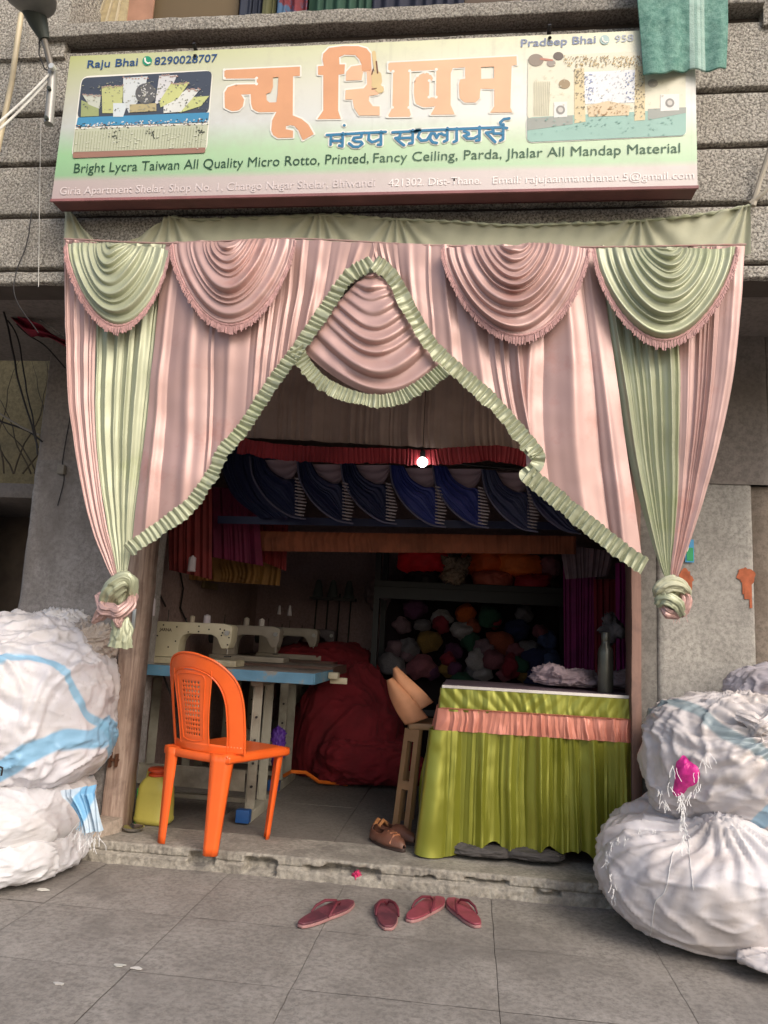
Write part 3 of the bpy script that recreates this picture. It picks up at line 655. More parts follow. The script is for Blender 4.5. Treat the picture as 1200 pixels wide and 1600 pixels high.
for poly, c_ in (([(210, 340), (330, 390), (330, 450), (205, 455)], srgb(150, 160, 110)), ([(215, 300), (345, 305), (335, 400), (260, 370)], srgb(190, 194, 180)), ([(350, 245), (500, 240), (490, 430), (355, 430)], srgb(184, 188, 128)),
                 ([(500, 185), (670, 175), (640, 300), (540, 430), (500, 350)], srgb(200, 206, 206)), ([(430, 360), (530, 360), (500, 455), (430, 455)], srgb(204, 212, 214)), ([(750, 170), (875, 165), (800, 340), (720, 370)], srgb(206, 206, 206)),
                 ([(830, 225), (960, 215), (880, 330), (760, 390), (750, 350)], srgb(192, 196, 130)), ([(940, 265), (1035, 265), (900, 420), (780, 430), (780, 380)], srgb(212, 214, 208)), ([(960, 320), (1098, 310), (1040, 380), (900, 425), (860, 420)], srgb(190, 196, 130)),
                 ([(545, 370), (730, 360), (730, 415), (545, 425)], srgb(176, 164, 122))):
    shape('picture', [q1(poly)], 3.2+.1*len(poly)+random.random()*.3, flat('pic_c%d' % int(sum(c_)*1000), c_))
disc(80+657/4.444, 80+295/4.444, 16.5, 4.3, flat('pic_ring', srgb(90, 90, 90)), 'picture')
pm = MB()
for k in range(26): 
    a = random.uniform(0, 6.28); r = random.uniform(0, 14); x = 227.8+r*math.cos(a); y = 146.4+r*math.sin(a); ribbon(pm, [(x, y), (x+random.uniform(-3, 3), y+random.uniform(-3, 3))], 1.3, 4.5+k*.01)
pm.build('picture', flat('pic_ringline', srgb(200, 200, 195)), sign)
pm = MB()
for (x0, y0, x1, y1) in ((500, 185, 668, 178), (755, 170, 872, 165), (355, 245, 495, 240), (220, 300, 340, 302), (835, 225, 950, 215), (945, 268, 1030, 262)):
    for k in range(9):
        t = k/8; x, y = q1([(x0+(x1-x0)*t, y0+(y1-y0)*t+random.uniform(-5, 12))])[0]; ribbon(pm, [(x, y), (x+1, y)], 2.4, 4.6)
pm.build('picture', flat('pic_flowers', srgb(168, 140, 130)), sign)
# right picture
q2 = lambda L: [(800+x/4, 40+y/4) for x, y in L]
shape('picture_border', [rrect(q2([(85, 575), (1092, 530), (1090, 690), (92, 735)]), 9)], 1.2, m_hal)
shape('picture', [rrect(q2([(100, 190), (1085, 150), (1085, 520), (95, 580)]), 6)], 1.9, flat('pic2_cream', srgb(226, 222, 200)))
shape('picture', [rrect(q2([(95, 575), (1088, 520), (1088, 685), (95, 728)]), 8)], 2.4, flat('pic2_teal', srgb(152, 188, 176)))
shape('picture', [q2([(95, 580), (380, 560), (380, 615), (95, 655)])], 2.8, flat('pic2_grey', srgb(160, 164, 156)))
shape('picture', [q2([(850, 520), (1088, 510), (1088, 545), (850, 590)])], 2.8, flat('pic2_grey', srgb(140, 146, 138)))
shape('picture', [q2([(390, 270), (450, 265), (460, 600), (390, 610)])], 2.9, flat('pic2_pillar', srgb(216, 200, 160)))
shape('picture', [q2([(770, 255), (830, 250), (832, 590), (765, 595)])], 2.9, flat('pic2_pillar', srgb(216, 200, 160)))
shape('picture', [q2([(450, 290), (770, 275), (770, 480), (455, 490)])], 2.7, flat('pic2_white', srgb(228, 230, 230)))
shape('picture', [q2([(470, 500), (600, 470), (740, 500), (730, 560), (480, 570)])], 3.1, flat('pic2_sofa', srgb(218, 198, 164)))
for (x, y, r, c_) in ((150, 215, 12, srgb(150, 138, 124)), (290, 190, 8, srgb(110, 100, 92)), (245, 235, 7, srgb(160, 150, 140)), (328, 365, 9, srgb(160, 140, 110)), (880, 360, 8, srgb(178, 172, 160))):
    disc(800+x/4, 40+y/4, r, 3.0, flat('pic2_d%d' % int(x), c_), 'picture', ry=r*.8)
shape('picture', [q2([(175, 200), (255, 210), (255, 222), (175, 214)])], 3.3, flat('pic2_red', srgb(190, 130, 110)))
for (x0, y0, x1, y1) in ((262, 478, 345, 575), (928, 430, 1045, 535)):
    shape('picture', [q2([(x0, y0), (x1, y0-4), (x1, y1-6), (x0, y1)])], 3.2, flat('pic2_box', srgb(226, 226, 220)))
    disc(800+(x0+x1)/8, 40+(y0+y1)/8, 7, 3.7, flat('pic2_cone', srgb(150, 148, 142)), 'picture'); disc(800+(x0+x1)/8, 40+(y0+y1)/8, 4, 4.2, flat('pic2_cone2', srgb(204, 200, 192)), 'picture')
for (cc, reg, n_) in ((srgb(196, 172, 124), (320, 830, 190, 260), 110), (srgb(150, 130, 100), (330, 830, 190, 250), 70), (srgb(150, 140, 118), (390, 455, 270, 560), 60), (srgb(150, 140, 118), (768, 830, 260, 560), 50), (srgb(150, 160, 190), (455, 510, 290, 470), 35), (srgb(150, 160, 190), (710, 765, 290, 470), 30)):
    pm = MB()
    for k in range(n_):
        x = random.uniform(reg[0], reg[1]); y = random.uniform(reg[2], reg[3]); a, b = q2([(x, y)])[0]; ribbon(pm, [(a, b), (a+random.uniform(-1, 1), b+random.uniform(-1, 1))], 1.6, 3.9+random.random()*.5)
    pm.build('picture', flat('pic2_s%d_%d' % (n_, int(reg[0])), cc), sign)
pm = MB()
for k in range(9): ribbon(pm, q2([(140+k*12, 350), (140+k*11, 560)]), 1, 3.4)
pm.build('picture', flat('pic2_drape', srgb(200, 196, 170)), sign)

for (q_, reg, cc, n_) in ((q1, (215, 1085, 200, 420), srgb(150, 150, 130), 120), (q1, (215, 1085, 200, 420), srgb(88, 94, 100), 90), (q1, (160, 1080, 560, 680), srgb(206, 208, 190), 90),
                          (q2, (110, 1070, 230, 520), srgb(214, 208, 186), 80), (q2, (110, 1070, 560, 680), srgb(136, 174, 164), 70), (q2, (480, 730, 490, 560), srgb(170, 136, 96), 40), (q2, (460, 765, 300, 470), srgb(205, 208, 210), 60)):
    pm = MB()
    for k in range(n_):
        x = random.uniform(reg[0], reg[1]); y = random.uniform(reg[2], reg[3]); a, b = q_([(x, y)])[0]; ribbon(pm, [(a, b), (a+random.uniform(-2.5, 2.5), b+random.uniform(-1, 1))], random.uniform(.6, 1.6), 4.7+random.random()*.4)
    setp(pm.build('print_specks', flat('specks_%d_%d' % (n_, int(reg[2])), cc), sign), kind='stuff')
# ================================================================ towel on the coping
m, t, p = NT('terry_towel'); tc = t.nodes.new('ShaderNodeTexCoord').outputs['Object']
s = t.nodes.new('ShaderNodeSeparateXYZ'); t.links.new(tc, s.inputs[0])
xa = at(1076, 60, -.94).x; xb = at(1098, 60, -.94).x
mr = nd(t, 'ShaderNodeMapRange'); mr.inputs['From Min'].default_value = xa-.02; mr.inputs['From Max'].default_value = xb+.02; t.links.new(s.outputs[0], mr.inputs['Value'])
st_ = ramp(t, mr.outputs[0], [(0., 0.), (.2, 0.), (.22, .9), (.38, .9), (.4, .5), (.5, .5), (.52, .95), (.62, .95), (.64, .4), (.72, .8), (.79, .8), (.81, 0.)])
n = tex_noise(t, 38, 6, .75, tc)
out = mixc(t, ramp(t, n, [(.35, 0.), (.65, 1.)]), srgb(78, 124, 112), srgb(128, 168, 154)); out = mixc(t, st_, out, srgb(176, 202, 190))
t.links.new(out, p.inputs['Base Color']); p.inputs['Roughness'].default_value = .95; bump(t, p, tex_noise(t, 220, 3, .7, tc), .8, .004)
U, V = np.meshgrid(np.linspace(0, 1, 90), np.linspace(0, 1, 90))
xl0 = crs([(994, -10), (999, 30), (1003, 75), (1006, 118)], V); xr0 = crs([(1137, -10), (1136, 40), (1134, 80), (1132, 110)], V)
bot = crs([(0, 118), (.12, 121), (.35, 117), (.55, 108), (.68, 107), (.85, 114), (1, 109)], np.linspace(0, 1, 90))[:, 1]
px = xl0[..., 0]+(xr0[..., 0]-xl0[..., 0])*U; py = -10+(bot[None, :]+10)*V
P = pl(np.stack([px, py], -1), -.955); P[..., 1] += .010*np.cos(U*9+V*1.5)*V+.006*np.cos(U*23+1)*V+fbm(P, 20, 3)*.003
P2 = [P[::-1]]
top = P[0].copy(); back = []
for dy, dz in ((.03, .02), (.1, .03), (.16, .0), (.17, -.04)):
    q = top.copy(); q[:, 1] += dy; q[:, 2] = np.maximum(q[:, 2], 3.655)*0+3.66+dz if dy < .15 else 3.665-.0; back.append(q)
P = np.concatenate([np.array(back[::-1]), P], 0)
tw = grid('towel', P, m); md = tw.modifiers.new('thickness', 'SOLIDIFY'); md.thickness = .006
setp(tw, 'green terry towel with a pale stripe hung over the right end of the sign', 'towel')
# ================================================================ draped curtain
cur = empty('draped_curtain', (0, 0, 0), 0, 'pink and sage satin curtain with swags, ruffled arch and knotted drapes round the entrance', 'curtain')
YC = -.855
def folds(s, n, seed, V=0., contrast=.75):
    """rounded ridges of uneven width and height with tight valleys, -1..1"""
    r_ = np.random.default_rng(seed); k = int(round(n*1.0))+1
    wd = r_.lognormal(0, .55, k); b_ = np.r_[0, np.cumsum(wd)]; b_ = b_/b_[-1]; hgt = np.clip(wd/wd.mean(), .35, 1.5)**.8*r_.uniform(.6, 1.15, k)
    s = np.clip(s, 0, .99999); i = np.clip(np.searchsorted(b_, s, 'right')-1, 0, k-1)
    u = (s-b_[i])/(b_[i+1]-b_[i]); sk = r_.uniform(.7, 1.5, k)[i]; u = np.clip(u, 0, 1)**sk
    h_ = hgt[i]*(1-contrast*.6+contrast*.6*noise(np.stack([i*3.7+.5+0*s, V*1.6+0*s, 0*s+.3], -1), 1, seed+3))
    r = (.60*np.sin(PI*u)**.75+.42*np.exp(-((u-.5)/.13)**2))*h_
    return r*1.7-.8+.07*np.sin(2*PI*s*k*1.3+noise1(s, 5, seed+4)*5)*np.sin(PI*u)
def drape(name, left, right, n, seed, mat, Y=YC, amp=.02, nu=240, nv=130, par=cur, wob=.02, bulge=0, ampfn=None):
    U, V = np.meshgrid(np.linspace(0, 1, nu), np.linspace(0, 1, nv))
    L = crs(left, V[:, 0]); R_ = crs(right, V[:, 0])
    px = L[:, None, :]*(1-U[..., None])+R_[:, None, :]*U[..., None]
    P = pl(px, Y)
    wid = np.linalg.norm(pl(R_, Y)-pl(L, Y), axis=-1)[:, None]
    U2 = U+wob*noise1(V*2.2+U*1.3, 1, seed+5)*np.sin(PI*U)
    a = np.minimum(amp, wid/n*.55)
    if ampfn is not None: a = a*ampfn(U, V)
    P[..., 1] -= folds(U2, n, seed, V)*a + bulge*np.sin(PI*U)*np.sin(PI*V)
    P[..., 1] += fbm(P, 5, seed)*.006
    return grid(name, P, mat, par)
# top band of pale cloth behind the heading
U, V = np.meshgrid(np.linspace(0, 1, 500), np.linspace(0, 1, 40))
xs_ = 100+(1172-100)*U
topc = crs([(100, 328), (112, 331), (135, 362), (165, 385), (200, 378), (236, 358), (265, 339), (300, 343), (430, 339), (520, 336), (600, 342), (700, 346), (800, 352), (900, 349), (1000, 345), (1090, 336), (1150, 326), (1172, 320)], np.linspace(0, 1, 1200))
ty = np.interp(xs_[0], topc[:, 0], topc[:, 1]); by = np.interp(xs_[0], [100, 150, 185, 262, 1172], [386, 402, 400, 396, 398])
px = np.stack([xs_, ty+(by-ty)*V], -1)
P = pl(px, -.80)
an = 0
for (ax, wd, k) in ((105, 60, 7), (265, 55, 7), (500, 70, 8), (620, 60, 9), (1000, 90, 7), (1172, 80, 9)):   # creases radiating from each tie
    dx = (xs_-ax)/wd; an = an + np.exp(-dx**2)*np.cos(k*np.arctan2(xs_-ax, 12+40*V+.1)*1.7)*.008
P[..., 1] -= an+.006*np.exp(-((V-.03)/.05)**2); P[..., 1] += .004*np.sin(xs_*.21+V*5)*np.exp(-V*3)
grid('top_band', P, m_cream, cur)
# gathered edge (rolled hem) along the top of the band
hem = [at(x, np.interp(x, topc[:, 0], topc[:, 1]), -.806) for x in np.linspace(268, 1170, 160)]
MB().tube([h_+Vector((0, .002*math.sin(i*1.9), .0012*math.sin(i*1.3))) for i, h_ in enumerate(hem)], [.006+.0025*math.sin(i*1.7) for i in range(160)], 7).build('rolled_hem', m_green, cur, smooth=True)
# side drapes
fade = lambda U, V: np.clip(.45+V*1.2, 0, 1)
drape('side_drape_pink', [(100, 373), (99, 470), (103, 600), (118, 720), (140, 820), (162, 878), (178, 908)], [(150, 378), (148, 530), (146, 640), (152, 730), (166, 820), (180, 880), (186, 908)], 4, 11, m_pink, YC+.01, .024, 110, ampfn=fade)
drape('side_drape_green', [(146, 378), (146, 530), (144, 640), (150, 730), (165, 820), (179, 880), (185, 908)], [(266, 380), (252, 480), (240, 580), (226, 700), (212, 800), (204, 860), (196, 910)], 6, 12, m_green, YC+.012, .028, 200, ampfn=fade)
drape('side_drape_green', [(926, 385), (945, 480), (962, 590), (985, 720), (1008, 810), (1030, 880), (1043, 912)], [(1064, 385), (1064, 530), (1064, 640), (1062, 740), (1056, 830), (1050, 880), (1048, 912)], 7, 13, m_green, YC+.012, .028, 220, ampfn=fade)
drape('side_drape_pink', [(1063, 385), (1063, 530), (1063, 640), (1061, 740), (1055, 830), (1049, 880), (1047, 912)], [(1166, 382), (1160, 470), (1146, 600), (1124, 700), (1098, 790), (1074, 860), (1056, 912)], 5, 14, m_pink, YC+.01, .026, 150, ampfn=fade)
# valance panels falling from the heading to the arch
archL = [(202, 862), (250, 828), (300, 790), (335, 742), (352, 706), (385, 668), (410, 628), (440, 585), (462, 556), (490, 515), (520, 470), (548, 432), (584, 412)]
archR = [(584, 412), (612, 434), (640, 486), (672, 540), (706, 574), (742, 606), (778, 640), (812, 680), (838, 712)]
archR2 = [(824, 742), (860, 772), (900, 806), (940, 838), (975, 866), (1006, 886)]
def panel(name, top, bot, n, seed, mat, Y, amp, nu, nv=120):
    U, V = np.meshgrid(np.linspace(0, 1, nu), np.linspace(0, 1, nv))
    T = crs(top, U[0]); B2 = crs(bot, U[0])
    px = T[None]*(1-V[..., None])+B2[None]*V[..., None]
    P = pl(px, Y); U2 = U+.022*noise(np.stack([V*1.6, U*4, 0*U], -1), 1, seed)*np.clip(V*2, 0, 1)
    P[..., 1] -= folds(U2, n, seed, V)*amp*np.clip(.35+V*1.1, 0, 1)
    P[..., 1] += fbm(P, 4, seed)*.008
    return grid(name, P, mat, cur)
panel('valance_panel', [(258, 376), (420, 374), (590, 380)], archL, 12, 21, m_pink, YC-.004, .019, 420)
panel('valance_panel', [(578, 380), (760, 383), (936, 385)], archR+[(832, 740)]+archR2, 13, 22, m_pink, YC-.004, .019, 440)
# ruffles
def ruffle(pts, wpx, pleats, seed, Y, name='ruffle', mat=None, side=.5, par=cur, amp=.014, flip=False):
    nu = pleats*14; nv = 9
    C2 = crs(pts, np.linspace(0, 1, nu)); W = pl(C2, Y)
    Tn = np.gradient(W, axis=0); Tn /= np.linalg.norm(Tn, axis=1)[:, None]
    Nn = np.stack([-Tn[:, 2], 0*Tn[:, 0], Tn[:, 0]], -1)
    wid = np.linalg.norm(pl(np.array([[600, 600+wpx]]), Y)-pl(np.array([[600, 600]]), Y))
    ph = np.linspace(0, pleats, nu)+.35*noise1(np.linspace(0, pleats, nu), .6, seed)+.22*noise1(np.linspace(0, pleats, nu), 1.7, seed+8)
    fr_ = ph % 1
    if flip: fr_ = 1-fr_
    g_ = np.minimum(fr_, 1-fr_); h_ = 1.15*(1-np.exp(-(g_/.13)**2))*(.75+.35*fr_)+.0*fr_       # flat-topped pleats parted by deep gaps
    h_ = h_*(.7+.6*np.abs(noise1(np.floor(ph), .9, seed+1)))
    P = np.zeros((nv, nu, 3))
    for k in range(nv):
        v = k/(nv-1); off = (v-side)*wid*(1+.22*noise1(ph, .9, seed+2)*(1 if v > .5 else .5))
        flare = .55+.75*abs(v-.42)
        lean = (.22+.3*noise1(ph.round(), .8, seed+3))*(v-.5)*wid*.35
        P[k] = W-Nn*off[:, None]+Tn*(lean+.003*np.sin(2*PI*ph)*flare)[:, None]
        P[k, :, 1] -= .006+amp*h_*flare+.004*noise1(ph, .33, seed+6)+.020*(v > .5)*noise1(ph, .27, seed+7)*(v-.4)
    P[..., 1] -= .004
    o = grid(name, P, mat or m_green, par)
    return o
ruffle(archL, 22, 64, 31, YC-.015)
ruffle(archR, 23, 38, 32, YC-.015, flip=True, amp=.017); ruffle([(822, 742)]+archR2[1:], 24, 20, 33, YC-.014, flip=True, amp=.021)
ruffle([(826, 696), (840, 712), (838, 728), (828, 738), (822, 744), (836, 754)], 20, 7, 34, YC-.012)
# swags: concentric hanging curves between two gathered sides
def swag(name, L, R_, sags, n, seed, mat, Y, amp=.02, bul=.05, nu=150, nv=190, par=cur, p=.62, mid=None):
    U, V = np.meshgrid(np.linspace(0, 1, nu), np.linspace(0, 1, nv))
    Lp = crs(L, V[:, 0]); Rp = crs(R_, V[:, 0]); Sg = np.interp(V[:, 0], np.linspace(0, 1, len(sags)), sags)
    sh = np.sin(PI*np.clip(U, 0, 1))**p
    sk = .10*noise1(V[:, 0], 2.5, seed+9)
    Us = np.clip(U+sk[:, None]*np.sin(PI*U)*.6, 0, 1); sh = np.sin(PI*Us)**p
    ph = n*(V+.05*noise1(V, 4, seed)+.018*noise1(U*2.5+V*4, 1, seed+2)*1)+.25*(U-.5)
    r_ = np.random.default_rng(seed+50); kc = int(n)+1; wd = r_.uniform(.45, 1.5, kc)*np.linspace(.7, 1.25, kc); b_ = np.r_[0, np.cumsum(wd)]/wd.sum()
    sv = np.clip(V+.035*noise(np.stack([U*2.2, V*3, 0*U], -1), 1, seed+2)+.02*(U-.5), 0, .9999); ii = np.clip(np.searchsorted(b_, sv, 'right')-1, 0, kc-1)
    uu = (sv-b_[ii])/(b_[ii+1]-b_[ii]); hg = (np.clip(wd/wd.mean(), .5, 1.4)*r_.uniform(.65, 1.2, kc))[ii]
    rid = np.clip(np.sin(PI*uu**1.7), 0, 1)**1.3*hg*(.75+.5*noise(np.stack([ii*2.3+.4+0*U, U*2.5, 0*U], -1), 1, seed+6))
    hh = np.clip(np.sin(PI*U), 0, 1)**.45
    x = Lp[:, None, 0]*(1-U)+Rp[:, None, 0]*U
    y = Lp[:, None, 1]*(1-U)+Rp[:, None, 1]*U+Sg[:, None]*sh+rid*2.5*hh
    P = pl(np.stack([x, y], -1), Y)
    P[..., 1] -= bul*hh*np.sin(PI*np.clip(V*.85+.12, 0, 1))**.7+amp*(rid-.3)*(.25+.75*hh)*np.clip((1-V)*14, .15, 1)
    P[..., 1] += fbm(P, 6, seed)*.005
    o = grid(name, P, mat, par)
    return o, P
def fringe(edge, par, seed, mat=None, L=.040, dens=150, lo=.0, hi=1.):
    """tassel strands under a swag edge (edge: world points)"""
    E = np.asarray(edge); m = MB(); n = len(E)
    seg = np.r_[0, np.cumsum(np.linalg.norm(np.diff(E, axis=0), axis=1))]; tot = seg[-1]
    k = int(tot*dens*1.3)
    for i in range(k):
        d = tot*(i+.5)/k; p = np.array([np.interp(d, seg, E[:, c]) for c in range(3)])
        q = np.array([np.interp(min(d+.01, tot), seg, E[:, c]) for c in range(3)]); tg = q-p; slope = abs(tg[2])/(np.linalg.norm(tg)+1e-6)
        l = L*(1-.55*slope**2)*random.uniform(.8, 1.12); w_ = .0024
        out = np.array([tg[2], 0, -tg[0]])/(np.linalg.norm(tg)+1e-6)*(l*.45*slope)
        if out[0]*(p[0]-E[n//2][0]) < 0 and slope > .6: out = -out
        a = Vector(p)+Vector((0, -.003, .002)); b = a+Vector((out[0]+random.uniform(-.002, .002), -.003-.003*random.random(), -l))
        m.tube([a, a.lerp(b, .5)+Vector((0, -.002, 0)), b], [w_*.6, w_, w_*.9], 4, cap=False)
    o = m.build('fringe', mat or m_fringe, par)
    m2 = MB(); pts = [Vector(E[i])+Vector((0, -.004, .0)) for i in range(0, n, 2)]
    m2.tube(pts, [.0045+.0012*math.sin(i*2.1) for i in range(len(pts))], 6).build('fringe_cord', mat or m_fringe, par, smooth=True)
    return o
sg, P = swag('swag', [(170, 378), (150, 380), (124, 380), (105, 382)], [(190, 380), (215, 384), (244, 386), (264, 392)], [6, 50, 92, 124], 8.5, 41, m_green, YC-.03, amp=.022)
fringe(P[-1], sg, 1)
sg, P = swag('swag', [(348, 378), (325, 378), (298, 378), (270, 382)], [(372, 374), (402, 373), (434, 373), (460, 374)], [6, 55, 100, 132], 9, 42, m_pink, YC-.034, amp=.022)
fringe(P[-1], sg, 2)
sg, P = swag('swag', [(790, 384), (760, 384), (725, 385), (692, 388)], [(818, 380), (846, 380), (884, 384), (918, 388)], [6, 56, 102, 138], 9, 43, m_pink, YC-.034, amp=.022)
fringe(P[-1], sg, 3)
sg, P = swag('swag', [(1030, 386), (1000, 388), (962, 388), (928, 390)], [(1056, 386), (1084, 386), (1120, 388), (1150, 384)], [6, 58, 108, 146], 9, 44, m_green, YC-.034, amp=.024)
fringe(P[-1], sg, 4)
# centre swag under the arch peak with its own ruffle
sg, P = swag('centre_swag', [(578, 428), (560, 440), (532, 468), (505, 500), (472, 545)], [(588, 428), (606, 444), (634, 486), (660, 532), (692, 574)], [2, 18, 34, 46, 58, 58], 8, 45, m_pink, YC+.01, amp=.024, bul=.05, p=.85)
eb = [(468, 544), (482, 572), (510, 600), (548, 618), (590, 626), (630, 618), (664, 598), (694, 576)]
ruffle(eb, 21, 44, 35, YC-.018, par=sg, side=.35)
# heading tape along the top of everything
tp = [at(x, y, YC-.002) for x, y in crs([(100, 373), (265, 380), (460, 373), (690, 384), (920, 386), (1166, 382)], np.linspace(0, 1, 120))]
MB().tube(tp, [.0035+.001*math.sin(i*2.3) for i in range(120)], 6).build('heading_cord', m_pink, cur, smooth=True)
# knots
def knot_tube(pts, rad, seed, mat, par, ridges=7, nu=60, nv=80, flatten=1.):
    W = crs(np.array(pts, float), np.linspace(0, 1, nv)) if len(pts[0]) == 3 else None
    T = np.gradient(W, axis=0); T /= np.linalg.norm(T, axis=1)[:, None]
    up = np.array([0, -1., 0]); A1 = np.cross(T, up); A1 /= np.linalg.norm(A1, axis=1)[:, None]+1e-9; A2 = np.cross(T, A1)
    r = np.interp(np.linspace(0, 1, nv), np.linspace(0, 1, len(rad)), rad)
    th = np.linspace(0, 2*PI, nu, endpoint=False)
    rr = r[:, None]*(1+.13*np.cos(ridges*th+noise1(np.linspace(0, 3, nv), 1, seed)[:, None]*2.5)+.07*np.cos(2.6*ridges*th+1))
    P = W[:, None]+rr[..., None]*(np.cos(th)[None, :, None]*A1[:, None]+flatten*np.sin(th)[None, :, None]*A2[:, None])
    P += (fbm(P, 24, seed)*.006)[..., None]*np.array([1, 1, 1])
    return grid('wrap', P, mat, par, wrapu=True)
def W3(l, Y=YC): return [tuple(at(x, y, Y+d)) for (x, y, d) in l]
kl = grid('knot', np.array(knot_P := (lambda: 0)() or 0) if False else P[:2, :2]*0+np.array(at(182, 935, YC+.01)), m_green, cur)
knot_tube(W3([(186, 898, 0), (190, 915, -.01), (186, 935, 0), (180, 952, .01)]), [.012, .022, .03, .02], 1, m_green, kl)
knot_tube(W3([(166, 946, -.005), (176, 922, -.035), (196, 908, -.03), (206, 925, .01), (196, 950, .02)]), [.02, .034, .032, .024, .02], 2, m_green, kl)
knot_tube(W3([(160, 930, .01), (166, 950, -.03), (186, 956, -.045), (204, 944, -.02), (206, 928, .02)]), [.02, .024, .025, .02, .016], 3, m_pink, kl)
knot_tube(W3([(172, 948, -.03), (160, 958, -.03), (152, 966, -.025), (146, 972, -.02)]), [.024, .022, .018, .007], 4, m_pink, kl)
knot_tube(W3([(184, 952, -.02), (188, 972, -.025), (190, 992, -.02), (188, 1010, -.015)]), [.018, .026, .036, .042], 5, m_green, kl, flatten=.5)
knot_tube(W3([(188, 955, -.04), (184, 966, -.045), (186, 976, -.04), (194, 964, -.04)]), [.008, .012, .012, .007], 6, m_pink, kl)
kr = grid('knot', P[:2, :2]*0+np.array(at(1048, 935, YC+.01)), m_green, cur)
knot_tube(W3([(1049, 900, 0), (1048, 918, -.01), (1048, 936, 0), (1048, 950, .01)]), [.010, .02, .028, .02], 7, m_green, kr)
knot_tube(W3([(1026, 932, .0), (1032, 922, -.03), (1048, 914, -.035), (1066, 920, -.015), (1070, 936, .02)]), [.016, .026, .029, .024, .018], 8, m_cream, kr)
knot_tube(W3([(1064, 924, -.01), (1070, 938, -.015), (1066, 954, -.01), (1052, 960, 0)]), [.014, .02, .02, .014], 9, m_pink, kr)
knot_tube(W3([(1030, 940, -.01), (1040, 936, -.035), (1054, 944, -.035), (1064, 958, -.01)]), [.018, .024, .026, .018], 10, m_green, kr)
knot_tube(W3([(1034, 946, -.02), (1046, 956, -.025), (1060, 966, -.015)]), [.018, .022, .008], 12, m_pink, kr)
kt = MB()
for k in range(14):
    a = at(1058+random.uniform(-12, 12), 958, YC-.01); b = a+Vector((random.uniform(-.02, .02), -.005, -random.uniform(.01, .035))); kt.tube([a, b], .0008, 3)
kt.build('loose_threads', m_fringe, kr)

# ================================================================ bales of cloth in woven sacks
def bale(name, c, rad, seed, mat, rz=0, e=.8, crease=1., axis=(0, 0, 1), tie=None, nu=260, nv=170, floor=None, lump=.05, flow=7.):
    U, V = np.meshgrid(np.linspace(0, 2*PI, nu, endpoint=False), np.linspace(-PI/2, PI/2, nv))
    f = lambda a, k: np.sign(a)*np.abs(a)**k
    D = np.stack([f(np.cos(V), e)*np.cos(U), f(np.cos(V), e)*np.sin(U), f(np.sin(V), e)], -1)
    rad = np.array(rad); P = D*rad
    N = D/np.linalg.norm(D+1e-9, axis=-1, keepdims=True)
    P += N*(noise(D, 1.3, seed)*lump+noise(D, 2.6, seed+1)*lump*.45)[..., None]
    # long creases: ridged noise stretched along the given axis, warped
    ax = np.array(axis, float); ax /= np.linalg.norm(ax)
    Q = P/rad.mean(); along = (Q@ax)[..., None]*ax; Qs = (Q-along)+along/flow
    Wp = np.stack([noise(Q, 2.2, seed+3), noise(Q, 2.2, seed+4), noise(Q, 2.2, seed+5)], -1)*.28
    r1 = 1-np.abs(noise(Qs+Wp, 4.2, seed+6)); r2 = 1-np.abs(noise(Qs+Wp, 9, seed+7)); r3 = 1-np.abs(noise(Qs+Wp, 20, seed+8))
    msk = .45+.55*np.clip(noise(Q, 1.7, seed+10)+.5, 0, 1)
    h_ = (r1**5*.016+r2**4*.011*msk+r3**3*.0038*msk)*crease
    if tie is not None:        # gathers running towards the tie point
        t_ = np.array(tie); d = np.linalg.norm(D-t_/np.linalg.norm(t_), axis=-1)
        ta = t_/np.linalg.norm(t_); e1 = np.cross(ta, [0, 0, 1.]); e1 /= np.linalg.norm(e1); e2 = np.cross(ta, e1)
        ang = np.arctan2(D@e2, D@e1); g = np.exp(-(d/1.15)**2)
        h_ = h_+(np.abs(np.sin(ang*9+noise(Q, 2, seed+11)*2.5))**1.3*.024+np.abs(np.sin(ang*17+noise(Q, 2, seed+12)*3))*.012)*g*crease
        P += N*(.06*np.exp(-(d/.16)**2)-.035*np.exp(-((d-.35)/.2)**2))[..., None]
    P += N*h_[..., None]
    ca, sa = math.cos(rz), math.sin(rz); x = P[..., 0]*ca-P[..., 1]*sa; y = P[..., 0]*sa+P[..., 1]*ca
    P = np.stack([x+c[0], y+c[1], P[..., 2]+c[2]], -1)
    if floor is not None:
        lo = floor+.004*np.abs(noise(P, 12, seed)); k = .03; z = P[..., 2]
        P[..., 2] = lo+k*np.log1p(np.exp(np.clip((z-lo)/k, -30, 30)))*1.0-k*.0
    return grid(name, P, mat, None, wrapu=True), P
WH = srgb(210, 208, 214); WW = srgb(200, 194, 190)
m_sL1 = mat_sack('sack_white_blue', WH, WW, ((0, -.55, 1.63, .045, srgb(120, 178, 214)), (1, .9, .62, .02, srgb(130, 184, 216))), -.9)
m_sL2 = mat_sack('sack_white', srgb(208, 207, 210), srgb(196, 190, 186)); m_sL3 = mat_sack('sack_white_low', srgb(208, 208, 212), srgb(200, 196, 192))
m_sR1 = mat_sack('sack_white_bands', srgb(208, 202, 202), srgb(196, 184, 174), ((0, .35, 1.27, .022, srgb(120, 140, 148)), (0, -1.6, -1.08, .05, srgb(146, 186, 208))), .5)
m_sR2 = mat_sack('sack_white_big', srgb(208, 204, 206), srgb(192, 180, 172))
m_rag = mat_sack('rag_sack', srgb(176, 166, 158), srgb(136, 120, 108))
fr_m = flat('sack_threads', srgb(214, 214, 214), .8); fr_b = flat('sack_threads_blue', srgb(120, 176, 208), .8)
o, PL1 = bale('cloth_bale', (-2.08, -.10, .69), (.43, .44, .37), 3, m_sL1, .3, .72, 1.2, (.5, -.3, .8), tie=(-.75, -.75, .75), lump=.04)
